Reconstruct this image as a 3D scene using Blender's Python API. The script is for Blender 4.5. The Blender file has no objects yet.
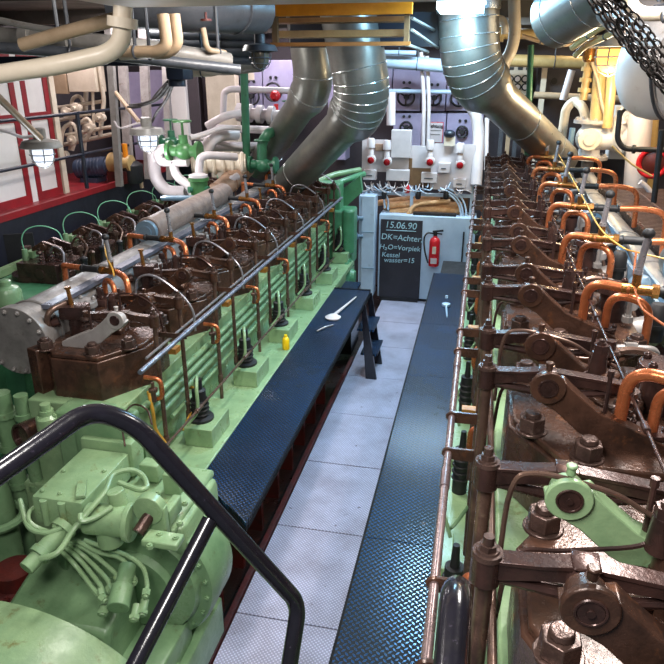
import bpy, bmesh, math, random
from mathutils import Vector as V, Matrix
random.seed(7)
PI = math.pi
scene = bpy.context.scene
COL = scene.collection

# ------------------------------------------------------------------ camera
F = 660.0
PITCH = math.atan2(261, 660)
YAW = math.atan2(156, math.hypot(660, 261))
CAM = V((0, 0, 3.6))
FW = V((-math.sin(YAW) * math.cos(PITCH), math.cos(YAW) * math.cos(PITCH), -math.sin(PITCH)))
RT = V((math.cos(YAW), math.sin(YAW), 0))
UP = RT.cross(FW)
cd = bpy.data.cameras.new('camera')
cam = bpy.data.objects.new('camera', cd)
COL.objects.link(cam)
cd.sensor_width = 36
cd.lens = 36 * F / 664
cd.clip_start = 0.05
m = Matrix((RT, UP, -FW)).transposed().to_4x4()
m.translation = CAM
cam.matrix_world = m
scene.camera = cam


def ray(x, y):
    return FW * F + RT * (x - 332) + UP * (332 - y)


def aY(x, y, Y):
    d = ray(x, y)
    return CAM + d * (Y / d.y)


def aX(x, y, X):
    d = ray(x, y)
    return CAM + d * (X / d.x)


def aZ(x, y, z):
    d = ray(x, y)
    return CAM + d * ((z - 3.6) / d.z)


def aD(x, y, D):
    return CAM + ray(x, y) * (D / F)


# ------------------------------------------------------------------ materials
def srgb(h):
    h = h.lstrip('#')
    c = [int(h[i:i + 2], 16) / 255 for i in (0, 2, 4)]
    return tuple((x / 12.92 if x <= .04045 else ((x + .055) / 1.055) ** 2.4) for x in c) + (1,)


def newmat(name):
    mt = bpy.data.materials.new(name)
    mt.use_nodes = True
    nt = mt.node_tree
    for n in list(nt.nodes):
        nt.nodes.remove(n)
    out = nt.nodes.new('ShaderNodeOutputMaterial')
    b = nt.nodes.new('ShaderNodeBsdfPrincipled')
    nt.links.new(b.outputs[0], out.inputs[0])
    return mt, nt, b


def noise(nt, scale, detail=4, rough=.6, vec=None):
    n = nt.nodes.new('ShaderNodeTexNoise')
    n.inputs['Scale'].default_value = scale
    n.inputs['Detail'].default_value = detail
    n.inputs['Roughness'].default_value = rough
    if vec is not None:
        nt.links.new(vec, n.inputs['Vector'])
    return n.outputs['Fac']


def ramp(nt, fac, a, b, ca=(0, 0, 0, 1), cb=(1, 1, 1, 1)):
    r = nt.nodes.new('ShaderNodeValToRGB')
    r.color_ramp.elements[0].position = a
    r.color_ramp.elements[1].position = b
    r.color_ramp.elements[0].color = ca
    r.color_ramp.elements[1].color = cb
    nt.links.new(fac, r.inputs[0])
    return r.outputs[0]


def mix(nt, fac, a, b):
    mx = nt.nodes.new('ShaderNodeMix')
    mx.data_type = 'RGBA'
    for k, v in ((0, fac), (6, a), (7, b)):
        if hasattr(v, 'links'):
            nt.links.new(v, mx.inputs[k])
        else:
            mx.inputs[k].default_value = v
    return mx.outputs[2]


def math_(nt, op, a, b=None):
    n = nt.nodes.new('ShaderNodeMath')
    n.operation = op
    for k, v in ((0, a), (1, b)):
        if v is None:
            continue
        if hasattr(v, 'links'):
            nt.links.new(v, n.inputs[k])
        else:
            n.inputs[k].default_value = v
    return n.outputs[0]


def pos(nt):
    return nt.nodes.new('ShaderNodeNewGeometry').outputs['Position']


def surf(name, col, col2=None, dirt=None, dirt_lo=.58, dirt_hi=.72, rough=.45, rvar=.2, metal=0, bump=.15, scale=6,
         dscale=9, fine=60, spec=.5):
    """painted / oily / metallic surface with mottling and worn spots"""
    mt, nt, b = newmat(name)
    p = pos(nt)
    c1 = srgb(col)
    c2 = srgb(col2) if col2 else tuple(x * .7 for x in c1[:3]) + (1,)
    n1 = noise(nt, scale, 5, .65, p)
    c = mix(nt, ramp(nt, n1, .35, .68), c1, c2)
    if dirt:
        n2 = noise(nt, dscale, 6, .7, p)
        c = mix(nt, ramp(nt, n2, dirt_lo, dirt_hi), c, srgb(dirt))
    nt.links.new(c, b.inputs['Base Color'])
    nf = noise(nt, fine, 3, .6, p)
    r = nt.nodes.new('ShaderNodeMapRange')
    nt.links.new(n1, r.inputs[0])
    r.inputs[1].default_value = .3
    r.inputs[2].default_value = .7
    r.inputs[3].default_value = max(.03, rough - rvar / 2)
    r.inputs[4].default_value = min(1, rough + rvar / 2)
    nt.links.new(r.outputs[0], b.inputs['Roughness'])
    b.inputs['Metallic'].default_value = metal
    b.inputs['Specular IOR Level'].default_value = spec
    if bump:
        bp = nt.nodes.new('ShaderNodeBump')
        bp.inputs['Strength'].default_value = bump
        bp.inputs['Distance'].default_value = .01
        nt.links.new(nf, bp.inputs['Height'])
        nt.links.new(bp.outputs[0], b.inputs['Normal'])
    return mt


def glow(name, col, strength):
    mt, nt, b = newmat(name)
    b.inputs['Base Color'].default_value = srgb(col)
    b.inputs['Emission Color'].default_value = srgb(col)
    b.inputs['Emission Strength'].default_value = strength
    return mt


def chequer(name, base, crown, cell, rough, metal, dirt, crough=.3, spec=.5, la=1.5, lc=3.8):
    """tread plate: raised lozenges at alternating right angles"""
    mt, nt, b = newmat(name)
    p = pos(nt)
    sx = nt.nodes.new('ShaderNodeSeparateXYZ')
    nt.links.new(p, sx.inputs[0])
    k = 1 / (cell * math.sqrt(2))
    u = math_(nt, 'MULTIPLY', math_(nt, 'ADD', sx.outputs[0], sx.outputs[1]), k)
    v = math_(nt, 'MULTIPLY', math_(nt, 'SUBTRACT', sx.outputs[0], sx.outputs[1]), k)
    par = math_(nt, 'FLOORED_MODULO', math_(nt, 'ADD', math_(nt, 'FLOOR', u), math_(nt, 'FLOOR', v)), 2.0)
    fu = math_(nt, 'ABSOLUTE', math_(nt, 'SUBTRACT', math_(nt, 'FRACT', u), .5))
    fv = math_(nt, 'ABSOLUTE', math_(nt, 'SUBTRACT', math_(nt, 'FRACT', v), .5))

    def lens(a, c):
        return math_(nt, 'ADD', math_(nt, 'MULTIPLY', a, la), math_(nt, 'MULTIPLY', c, lc))
    l1, l2 = lens(fu, fv), lens(fv, fu)
    sel = nt.nodes.new('ShaderNodeMix')
    sel.data_type = 'FLOAT'
    nt.links.new(par, sel.inputs[0])
    nt.links.new(l1, sel.inputs[2])
    nt.links.new(l2, sel.inputs[3])
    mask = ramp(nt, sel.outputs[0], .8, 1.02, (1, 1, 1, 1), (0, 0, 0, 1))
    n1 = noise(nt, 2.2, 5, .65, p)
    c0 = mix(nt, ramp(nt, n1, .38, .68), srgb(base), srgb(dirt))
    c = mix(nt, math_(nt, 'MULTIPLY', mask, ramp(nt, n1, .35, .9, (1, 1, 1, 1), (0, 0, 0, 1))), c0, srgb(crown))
    spots = ramp(nt, noise(nt, 14, 4, .5, p), .7, .74)
    c = mix(nt, math_(nt, 'MULTIPLY', spots, .7), c, srgb('#4a3a36'))
    nt.links.new(c, b.inputs['Base Color'])
    rm = nt.nodes.new('ShaderNodeMapRange')
    nt.links.new(mask, rm.inputs[0])
    rm.inputs[3].default_value = rough
    rm.inputs[4].default_value = crough
    nt.links.new(rm.outputs[0], b.inputs['Roughness'])
    b.inputs['Metallic'].default_value = metal
    sm = nt.nodes.new('ShaderNodeMapRange')
    nt.links.new(mask, sm.inputs[0])
    sm.inputs[3].default_value = spec * .25
    sm.inputs[4].default_value = spec
    nt.links.new(sm.outputs[0], b.inputs['Specular IOR Level'])
    bp = nt.nodes.new('ShaderNodeBump')
    bp.inputs['Strength'].default_value = .6
    bp.inputs['Distance'].default_value = .008
    nt.links.new(mask, bp.inputs['Height'])
    nt.links.new(bp.outputs[0], b.inputs['Normal'])
    return mt


M = {}
M['green'] = surf('green_paint', '#76946e', '#5c7c58', '#545a38', .6, .74, .34, .2, bump=.12, scale=5)
M['green_lt'] = surf('light_green_paint', '#8ba67c', '#728f69', '#6b693c', .6, .72, .32, .2, bump=.12, scale=6)
M['green_mid'] = surf('mid_green_paint', '#4b8561', '#3b6d4d', '#3f5836', .62, .76, .35, .2, bump=.1)
M['green_dk'] = surf('dark_green_paint', '#2f6a4c', '#25573f', '#1d2a20', .6, .75, .4, .2, bump=.1)
M['green_valve'] = surf('valve_green', '#4a7a48', '#386538', '#24402a', .6, .75, .35, .2, bump=.1)
M['brown'] = surf('oily_brown_iron', '#5a3f33', '#30221c', '#774b2f', .58, .74, .27, .2, metal=.3, bump=.18, scale=9, dscale=13)
M['brown_dk'] = surf('dark_oily_iron', '#533b36', '#2f2321', '#6d4a38', .6, .76, .25, .16, metal=.45, bump=.1, scale=10)
M['nut'] = surf('worn_nut_steel', '#5f4a43', '#40312c', '#85736b', .62, .76, .28, .2, metal=.5, bump=.2, scale=20)
M['rod'] = surf('dark_bronze_rod', '#735a4d', '#483733', '#9a8371', .6, .75, .3, .15, metal=.5, bump=0, scale=12)
M['copper'] = surf('copper_pipe', '#d27c50', '#b0623c', '#6e3a26', .62, .75, .3, .2, metal=.65, bump=.12, scale=14)
M['bluesteel'] = surf('blue_grey_steel', '#878b9a', '#5c606e', '#5d4d44', .62, .75, .33, .15, metal=.6, bump=0, scale=12)
M['railsteel'] = surf('rail_steel', '#94807e', '#6c5a5a', '#5d463c', .62, .75, .28, .15, metal=.6, bump=0, scale=12)
M['brass'] = surf('brass', '#a8743e', '#855a2e', '#5f4620', .62, .75, .28, .15, metal=.8, bump=.1)
M['steel'] = surf('bright_steel', '#b9b6bb', '#8f8a90', '#6d5b50', .62, .75, .3, .15, metal=.7, bump=0, scale=12)
M['greysteel'] = surf('grey_lagging', '#8d8885', '#6f6a68', '#5d4a40', .6, .74, .42, .2, metal=.3, bump=.2, scale=7)
M['pale_grey'] = surf('pale_grey_paint', '#a8a29f', '#8b8482', '#6b5146', .6, .74, .4, .2, bump=.15, scale=7)
M['alu'] = surf('sheet_metal_lagging', '#97968f', '#7f7e7a', '#6f6861', .6, .8, .36, .1, metal=.8, bump=.0, scale=3)
M['alu_edge'] = surf('sheet_seam', '#c9cccc', '#b5b8b8', None, rough=.22, metal=.8, bump=.03)
M['black'] = surf('black_gloss_paint', '#16151c', '#0f0e13', '#332e3a', .62, .72, .2, .1, bump=.04, spec=.7, scale=25, dscale=60)
M['blackmatt'] = surf('black_matt', '#1b1a1c', '#111', None, rough=.6, bump=.1) if False else surf('black_matt', '#1d1c1f', '#121214', None, rough=.55, bump=.1)
M['edgeblack'] = surf('edge_black', '#0a0a0c', '#060607', None, rough=.7, bump=0, spec=.2)
M['grate'] = surf('grating_steel', '#8a6f64', '#6b544b', '#a08c80', .6, .76, .35, .2, metal=.4, bump=0)
M['navy'] = surf('navy_paint', '#18202f', '#111825', '#3a3030', .65, .78, .4, .2, bump=.1)
M['coaming'] = surf('dark_coaming', '#1d1f2c', '#141520', '#2c2428', .6, .75, .5, .2, bump=.1)
M['red'] = surf('red_paint', '#8f1f26', '#74191f', '#5a1a1c', .6, .76, .4, .2, bump=.1, scale=3)
M['redbright'] = surf('signal_red', '#cc1f28', '#b3161f', None, rough=.3, bump=.03)
M['redoxide'] = surf('red_oxide', '#571a15', '#38110e', '#2c1512', .55, .72, .5, .2, bump=.2)
M['white'] = surf('white_paint', '#d3c9c9', '#bdb3b4', '#94837a', .64, .8, .35, .15, bump=.06, scale=2)
M['whitepanel'] = surf('white_panel', '#dcd8d4', '#cfcac8', '#b3a9a4', .62, .8, .4, .15, bump=.04, scale=2)
M['cream'] = surf('cream_paint', '#d8cbb8', '#c4b5a0', '#8a705a', .62, .78, .38, .15, bump=.08, scale=4)
M['yellowpipe'] = surf('yellowish_cream_paint', '#bfa26d', '#a18453', '#8a6236', .62, .78, .38, .15, bump=.08, scale=5)
M['lilac'] = surf('pale_lilac_paint', '#a29bb6', '#8f88a5', '#8c8390', .64, .8, .38, .15, bump=.05, scale=3)
M['paleblue'] = surf('pale_blue_paint', '#b3c6d8', '#9fb3c8', '#7f8790', .64, .8, .36, .15, bump=.06, scale=3)
M['board'] = surf('blackboard_slate', '#1f1e26', '#2a2831', '#34323c', .6, .8, .6, .15, bump=.05, scale=5)
M['chalk'] = surf('chalk', '#a9cbd6', '#8db3c2', None, rough=.9, bump=0)
M['orange'] = surf('orange_paint', '#f7981a', '#e58612', '#7a4518', .66, .8, .4, .15, bump=.05)
M['orangedull'] = surf('dull_orange_steel', '#a86a30', '#8f5a2a', '#5c3a24', .6, .75, .4, .2, bump=.1)
M['louvre'] = surf('louvre_tan', '#b28a58', '#96724a', None, rough=.5, bump=.05)
M['yellow'] = surf('yellow_plastic', '#f0c810', '#e0b40c', None, rough=.4, bump=0)
M['yellowtag'] = surf('ochre_tag', '#9a6c28', '#7a551e', '#5a3c1a', .6, .75, .45, .2, bump=.1)
M['ceiling'] = surf('ceiling_paint', '#5e564f', '#4a443f', '#3a3431', .6, .78, .6, .2, bump=.05, scale=2)
M['beam'] = surf('beige_duct_paint', '#cdbcab', '#bfae9d', '#7f7063', .62, .8, .4, .15, bump=.03, scale=2)
M['pipegrey'] = surf('grey_pipe_paint', '#8f8b86', '#76726e', '#5a4e46', .6, .76, .38, .2, bump=.08)
M['pipedark'] = surf('dark_pipe_paint', '#50535a', '#3d4046', '#35302e', .6, .76, .38, .2, bump=.08)
M['tan'] = surf('tan_pipe_paint', '#b29a80', '#9a8369', '#6e5644', .62, .78, .38, .2, bump=.08)
M['bilge'] = surf('oily_bilge', '#2a1816', '#190f0f', '#43201a', .56, .7, .35, .3, bump=.3)
M['wallback'] = surf('bulkhead_paint', '#463d42', '#362f34', '#4a4450', .6, .78, .5, .2, bump=.05, scale=1.5)
M['walldark'] = surf('dark_bulkhead', '#3f3b3f', '#302d31', '#4a3c34', .6, .78, .5, .2, bump=.05, scale=2)
M['bluemotor'] = surf('blue_motor_paint', '#3c475c', '#2f394b', '#232734', .6, .76, .35, .2, bump=.08)
M['hose'] = surf('green_hose', '#7fc09a', '#68aa86', None, rough=.4, bump=0)
M['yellowcable'] = surf('yellow_cable', '#c8973a', '#b0812c', None, rough=.45, bump=0)
M['glassgrey'] = surf('smoked_glass_globe', '#5e5a50', '#4a473f', None, rough=.15, bump=0)
M['lens'] = surf('red_lens', '#b01820', '#8c1018', None, rough=.15, bump=0)
M['insul_lit'] = surf('insulation_wrap_painted_lit', '#e2b78a', '#c4925f', '#8f6238', .58, .74, .6, .2, bump=.3, scale=11, fine=30)  # lit copy of the insulation wrap, warm light painted into its colour
M['lagging_brown'] = surf('brown_lagging', '#8a7468', '#6e5c54', '#9a8a80', .6, .74, .5, .2, bump=.25, scale=8)
M['wood'] = surf('brown_board', '#7a5a3a', '#5e442b', None, rough=.6, bump=.1)
M['insul'] = surf('insulation_wrap', '#a08069', '#82654f', '#6a4c38', .58, .74, .6, .2, bump=.35, scale=11, fine=30)
M['bluegrey'] = surf('blue_grey_metal', '#7d98ac', '#6a8397', '#5a5a5c', .6, .75, .35, .2, metal=.3, bump=.1)
M['chain'] = surf('chain_steel', '#2a2523', '#1a1716', '#4a3a2e', .6, .75, .35, .2, metal=.6, bump=.1)
M['plate_bluesheen'] = chequer('black_tread_plate_blue_sheen', '#040a16', '#11497c', .026, .5, .1, '#04070f', .2, .8)  # black plate, blue lamp reflections painted into the crown colour
M['plategrey'] = chequer('worn_grey_tread_plate', '#a3a0b3', '#d2d0e6', .021, .5, .0, '#8a8592', .3, .6, 2.6, 2.6)
M['bulb'] = glow('lit_lamp_globe', '#dfeaff', 1.3)
M['bulbwarm'] = glow('lit_warm_globe', '#ffc45a', 2.2)
M['tubelamp'] = glow('lit_fluorescent_tube', '#c9f0ff', 14)

# ------------------------------------------------------------------ mesh builder
ORG = {}


class MB:
    def __init__(s):
        s.bm = bmesh.new()

    def _m(s, mat, verts):
        bmesh.ops.transform(s.bm, matrix=mat, verts=verts)

    def box(s, c, size, rot=None, bev=0):
        r = bmesh.ops.create_cube(s.bm, size=1)
        vs = r['verts']
        bmesh.ops.scale(s.bm, vec=size, verts=vs)
        if bev:
            es = list({e for v in vs for e in v.link_edges})
            g = bmesh.ops.bevel(s.bm, geom=es, offset=bev, segments=2, affect='EDGES', profile=.6)
            vs = list({v for f in g['faces'] for v in f.verts} | {v for v in vs if v.is_valid})
        mt = Matrix.Translation(V(c))
        if rot is not None:
            mt = mt @ rot
        s._m(mt, vs)
        return s

    def span(s, a, b, bev=0):
        a, b = V(a), V(b)
        return s.box((a + b) / 2, [abs(x) for x in (b - a)], None, bev)

    def cyl(s, a, b, r, r2=None, seg=16, cap=True):
        a, b = V(a), V(b)
        d = b - a
        L = d.length
        if L < 1e-6:
            return s
        q = V((0, 0, 1)).rotation_difference(d.normalized()).to_matrix().to_4x4()
        mt = Matrix.Translation((a + b) / 2) @ q
        bmesh.ops.create_cone(s.bm, cap_ends=cap, cap_tris=False, segments=seg, radius1=r, radius2=r if r2 is None else r2, depth=L, matrix=mt)
        return s

    def hexnut(s, c, r, h, ax=V((0, 0, 1))):
        c = V(c)
        s.cyl(c, c + ax * h, r, r * .96, 6)
        s.cyl(c + ax * h, c + ax * (h * 1.35), r * .62, r * .55, 12)
        return s

    def sphere(s, c, r, sc=(1, 1, 1), seg=16):
        bmesh.ops.create_uvsphere(s.bm, u_segments=seg, v_segments=max(6, seg // 2), radius=r,
                                  matrix=Matrix.Translation(V(c)) @ Matrix.Diagonal((*sc, 1)))
        return s

    def tube(s, pts, r, seg=10, cap=True):
        pts = [V(p) for p in pts]
        n = len(pts)
        rs = r if isinstance(r, (list, tuple)) else [r] * n
        t0 = (pts[1] - pts[0]).normalized()
        a = V((0, 0, 1)) if abs(t0.z) < .9 else V((1, 0, 0))
        nrm = (a - t0 * a.dot(t0)).normalized()
        rings = []
        for i, p in enumerate(pts):
            if i == 0:
                t = t0
            elif i == n - 1:
                t = (pts[-1] - pts[-2]).normalized()
            else:
                t = ((pts[i + 1] - p).normalized() + (p - pts[i - 1]).normalized())
                t = t.normalized() if t.length > 1e-6 else (pts[i + 1] - p).normalized()
            nrm = nrm - t * nrm.dot(t)
            nrm = nrm.normalized() if nrm.length > 1e-6 else V((1, 0, 0))
            bn = t.cross(nrm)
            rings.append([s.bm.verts.new(p + (nrm * math.cos(2 * PI * k / seg) + bn * math.sin(2 * PI * k / seg)) * rs[i]) for k in range(seg)])
        for i in range(n - 1):
            for k in range(seg):
                s.bm.faces.new((rings[i][k], rings[i][(k + 1) % seg], rings[i + 1][(k + 1) % seg], rings[i + 1][k]))
        if cap:
            s.bm.faces.new(rings[0][::-1])
            s.bm.faces.new(rings[-1])
        return s

    def torus(s, c, ax, R, r, seg=24, sub=8, arc=2 * PI, start=0):
        ax = V(ax).normalized()
        a = V((0, 0, 1)) if abs(ax.z) < .9 else V((1, 0, 0))
        u = (a - ax * a.dot(ax)).normalized()
        w = ax.cross(u)
        full = abs(arc - 2 * PI) < 1e-4
        rings = []
        for i in range(seg if full else seg + 1):
            t = start + arc * i / seg
            d = u * math.cos(t) + w * math.sin(t)
            rings.append([s.bm.verts.new(V(c) + d * (R + r * math.cos(2 * PI * k / sub)) + ax * (r * math.sin(2 * PI * k / sub))) for k in range(sub)])
        m_ = len(rings)
        for i in range(m_ if full else m_ - 1):
            A, B = rings[i], rings[(i + 1) % m_]
            for k in range(sub):
                s.bm.faces.new((A[k], A[(k + 1) % sub], B[(k + 1) % sub], B[k]))
        return s

    def lathe(s, c, ax, prof, seg=28):
        """prof: list of (radius, height along axis)"""
        ax = V(ax).normalized()
        a = V((0, 0, 1)) if abs(ax.z) < .9 else V((1, 0, 0))
        u = (a - ax * a.dot(ax)).normalized()
        w = ax.cross(u)
        rings = []
        for (R, h) in prof:
            R = max(R, 1e-4)
            rings.append([s.bm.verts.new(V(c) + ax * h + (u * math.cos(2 * PI * k / seg) + w * math.sin(2 * PI * k / seg)) * R) for k in range(seg)])
        for i in range(len(rings) - 1):
            for k in range(seg):
                s.bm.faces.new((rings[i][k], rings[i][(k + 1) % seg], rings[i + 1][(k + 1) % seg], rings[i + 1][k]))
        s.bm.faces.new(rings[0][::-1])
        s.bm.faces.new(rings[-1])
        return s

    def prism(s, pts, d):
        """closed outline (3D points) pushed along vector d"""
        A = [s.bm.verts.new(V(p)) for p in pts]
        B = [s.bm.verts.new(V(p) + V(d)) for p in pts]
        n = len(A)
        s.bm.faces.new(A[::-1])
        s.bm.faces.new(B)
        for i in range(n):
            s.bm.faces.new((A[i], A[(i + 1) % n], B[(i + 1) % n], B[i]))
        return s

    def build(s, name, mat, parent=None, bevel=0, ang=38, label=None):
        bmesh.ops.recalc_face_normals(s.bm, faces=s.bm.faces[:])
        me = bpy.data.meshes.new(name)
        if parent is not None:
            o0 = ORG[parent.name]
        else:
            vs = [v.co for v in s.bm.verts]
            lo = V([min(v[i] for v in vs) for i in range(3)])
            hi = V([max(v[i] for v in vs) for i in range(3)])
            o0 = V(((lo.x + hi.x) / 2, (lo.y + hi.y) / 2, lo.z))
        bmesh.ops.translate(s.bm, vec=-o0, verts=s.bm.verts[:])
        s.bm.to_mesh(me)
        s.bm.free()
        me.polygons.foreach_set('use_smooth', [True] * len(me.polygons))
        me.set_sharp_from_angle(angle=math.radians(ang))
        me.materials.append(M[mat])
        o = bpy.data.objects.new(name, me)
        COL.objects.link(o)
        if parent is not None:
            o.parent = parent
        else:
            o.location = o0
        ORG[o.name] = o0
        if bevel:
            bv = o.modifiers.new('edge', 'BEVEL')
            bv.width = bevel
            bv.segments = 2
            bv.limit_method = 'ANGLE'
            bv.angle_limit = math.radians(40)
        if label:
            o['label'] = label
        return o


def tag(o, label, cat, group=None, kind=None):
    if label:
        o['label'] = label
    if cat:
        o['category'] = cat
    if group:
        o['group'] = group
    if kind:
        o['kind'] = kind
    return o


def thing(name, loc, label, cat, group=None):
    o = bpy.data.objects.new(name, None)
    o.empty_display_size = .1
    COL.objects.link(o)
    o.location = V(loc)
    ORG[o.name] = V(loc)
    return tag(o, label, cat, group)


def struct(o):
    o['kind'] = 'structure'
    return o


def kids(o):
    return [c for c in bpy.data.objects if c.parent == o]


KID = {}


def copy_tree(o, parent, off, kmap):
    c = o.copy()
    COL.objects.link(c)
    c.parent = parent
    c.location = V(o.location) + V(off)
    for ch in kmap.get(o.name, []):
        copy_tree(ch, c, (0, 0, 0), kmap)
    return c


def kidmap():
    km = {}
    for o in bpy.data.objects:
        if o.parent is not None:
            km.setdefault(o.parent.name, []).append(o)
    return km


def fil(pts, rad, n=6):
    """polyline with rounded corners"""
    pts = [V(p) for p in pts]
    out = [pts[0]]
    for i in range(1, len(pts) - 1):
        a, b, c = pts[i - 1], pts[i], pts[i + 1]
        d1, d2 = (a - b), (c - b)
        rr = rad[i - 1] if isinstance(rad, (list, tuple)) else rad
        r = min(rr, d1.length * .49, d2.length * .49)
        p, q = b + d1.normalized() * r, b + d2.normalized() * r
        for k in range(n + 1):
            t = k / n
            out.append(p * (1 - t) ** 2 + b * 2 * t * (1 - t) + q * t * t)
    out.append(pts[-1])
    return out


def smooth(pts, n=6):
    pts = [V(p) for p in pts]
    P = [pts[0] * 2 - pts[1]] + pts + [pts[-1] * 2 - pts[-2]]
    out = []
    for i in range(1, len(P) - 2):
        for k in range(n):
            t = k / n
            a, b, c, d = P[i - 1], P[i], P[i + 1], P[i + 2]
            out.append(.5 * ((2 * b) + (c - a) * t + (2 * a - 5 * b + 4 * c - d) * t * t + (3 * b - a - 3 * c + d) * t ** 3))
    out.append(pts[-1])
    return out


# ================================================================== SETTING
b = MB()
ys = [0.4, 1.41, 2.42, 3.42, 4.43, 5.45, 6.47, 7.48, 8.5, 9.5, 10.5, 12.5]
for i in range(len(ys) - 1):
    for xa, xb in ((-1.45, -.62), (-.61, .2)):
        b.span((xa, ys[i] + .006, -.03), (xb, ys[i + 1] - .006, 0))
struct(b.build('floor', 'plategrey'))
struct(MB().span((-7.4, -.6, -.3), (4.2, 12.9, -.12)).build('floor_bilge', 'bilge'))
b = MB()
b.span((-1.50, 1.5, -.1), (-1.46, 8.0, .03))
for i in range(8):
    y = 3.5 + i * .48
    b.span((-1.74, y, -.12), (-1.6, y + .05, .9))
struct(b.build('trim_1', 'redoxide'))
struct(MB().span((-7.4, 12.6, -.2), (4.2, 12.8, 5)).build('wall_back', 'wallback'))
struct(MB().span((3.6, -.5, -.2), (3.8, 12.7, 5)).build('wall_right', 'walldark'))
struct(MB().span((-7.4, -.5, -.2), (-7.1, 12.7, 5)).build('wall_left', 'wallback'))
struct(MB().span((-7.4, -.5, 4.4), (4.2, 12.8, 4.55)).build('ceiling', 'ceiling'))
# deck beams under the ceiling
b = MB()
for y in (4.7, 6.2, 9.3, 10.8, 12.2):
    b.span((-7.1, y, 4.22), (3.6, y + .1, 4.4))
struct(b.build('trim_2', 'ceiling'))
# raised side gallery with the red curb and dark coaming on the left
struct(MB().span((-7.1, 2.5, 1.82), (-5.72, 12.6, 1.93)).build('trim_3', 'red'))
struct(MB().span((-5.72, 2.5, -.12), (-5.57, 12.6, 1.905)).build('trim_4', 'coaming'))
struct(MB().span((-5.62, 2.5, 1.905), (-5.56, 12.6, 1.985)).build('trim_5', 'red'))
# beige duct right above the stair head, its underside at the top of the photo
p0, p1 = aY(97, 3, 3.2), aY(432, 3, 3.2)
b = MB()
b.box(((p0.x + p1.x + .9) / 2, 3.0, p0.z + .30), (p1.x - p0.x + .9, .8, .62), None, .05)
o = b.build('ventilation_duct', 'beam', bevel=.0)
tag(o, 'wide beige ventilation duct crossing overhead along the top of the view', 'duct')

# ================================================================== PLATFORMS
t = thing('walkway_platform', (-1.48, 5.7, 0), 'raised blue-sheened black tread plate walkway beside the left engine, with a stepped end', 'platform')
MB().prism([(-1.708, 3.56, .965), (-1.24, 3.17, .965), (-1.24, 5.6, .965), (-1.71, 5.6, .965)], (0, 0, .035)).build('deck_plate', 'plate_bluesheen', t)
MB().span((-1.71, 5.604, .965), (-1.24, 7.92, 1.0)).build('deck_plate', 'plate_bluesheen', t)
b = MB()
b.span((-1.27, 3.2, .935), (-1.237, 7.93, .968))
b.prism([(-1.708, 3.55, .935), (-1.24, 3.16, .935), (-1.24, 3.2, .935), (-1.708, 3.59, .935)], (0, 0, .033))
b.span((-1.71, 7.91, .9), (-1.24, 7.94, 1.01))
b.build('edge_frame', 'edgeblack', t)
for y in (3.6, 5.6):
    MB().span((-1.69, y, 0), (-1.64, y + .05, .9)).build('support_leg', 'black', t)
for y0 in (7.42, 7.90):
    b = MB()
    b.prism([(-1.27, y0, .97), (-1.22, y0, .97), (-1.06, y0, 0), (-1.2, y0, 0)], (0, .035, 0))
    b.build('stringer', 'black', t)
for z, x in ((.66, -1.2), (.34, -1.15)):
    MB().span((x - .12, 7.43, z - .025), (x + .09, 7.92, z)).build('step', 'plate_bluesheen', t)
t = thing('step_box', (-1.58, 8.45, 0), 'low blue-sheened black step box past the end of the left walkway', 'step')
MB().span((-1.72, 8.1, .82), (-1.5, 8.7, .86)).build('tread', 'plate_bluesheen', t)
MB().span((-1.70, 8.12, 0), (-1.52, 8.68, .815)).build('body', 'black', t)

t = thing('walkway_platform', (-.28, 5.3, 0), 'long raised blue-sheened black tread plate walkway along the right engine', 'platform')
s1, s2 = aZ(425, 376, 1.0).y, aZ(367, 537, 1.0).y
for a, c in ((1.7, s2 - .003), (s2 + .003, s1 - .003), (s1 + .003, 6.9), (6.906, 8.9)):
    MB().span((-.5, a, .965), (-.08, c, 1.0)).build('deck_plate', 'plate_bluesheen', t)
b = MB()
b.span((-.515, 1.7, .92), (-.501, 8.91, 1.0))
b.span((-.51, 8.9, .88), (-.08, 8.93, .99))
b.build('edge_frame', 'edgeblack', t)
for y in (2.2, 4.4, 6.6, 8.8):
    MB().span((-.49, y, 0), (-.44, y + .05, .9)).build('support_leg', 'black', t)
    MB().span((-.15, y, 0), (-.1, y + .05, .9)).build('support_leg', 'black', t)
o = MB().span((-.42, 9.15, 0), (-.1, 9.9, .86)).span((-.44, 9.12, .86), (-.09, 9.93, .9)).build('step_box', 'blackmatt')
tag(o, 'dark step box behind the far end of the right walkway', 'step')

# things lying on the walkways
t = thing('hand_lamp', aZ(333, 316, 1.001), 'white round hand lamp with a long handle lying on the left walkway', 'lamp')
c = aZ(333, 316, 1.03)
MB().lathe(c - V((0, 0, .028)), (0, 0, 1), [(.02, 0), (.085, .004), (.09, .018), (.06, .036), (.03, .05), (0, .052)]).build('reflector', 'white', t)
e = aZ(356, 297, 1.02)
MB().tube([c, c.lerp(e, .5), e], [.02, .014, .009]).build('handle', 'white', t)
a, d = aZ(317, 331, 1.012), aZ(333, 325, 1.012)
o = MB().tube([a, a.lerp(d, .5) + V((0, 0, .01)), d], .01).build('spanner', 'steel')
tag(o, 'grey steel spanner lying beside the white hand lamp', 'spanner')
c = aZ(286, 349, 1.002)
t = thing('bottle', c, 'small yellow bottle standing on the green ledge of the left engine', 'bottle')
MB().lathe(c, (0, 0, 1), [(.032, 0), (.036, .01), (.036, .1), (.026, .125), (.014, .132), (0, .132)]).build('body', 'yellow', t)
MB().lathe(c + V((0, 0, .128)), (0, 0, 1), [(.016, 0), (.016, .025), (0, .026)]).build('cap', 'yellow', t)
c = aZ(446, 306, 1.002)
t = thing('dial_gauge', c, 'pale blue round dial gauge lying on the right walkway', 'gauge')
MB().lathe(c, (0, 0, 1), [(.045, 0), (.05, .01), (.05, .03), (.035, .036), (0, .036)]).build('case', 'paleblue', t)
e = aZ(447, 317, 1.015)
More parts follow.
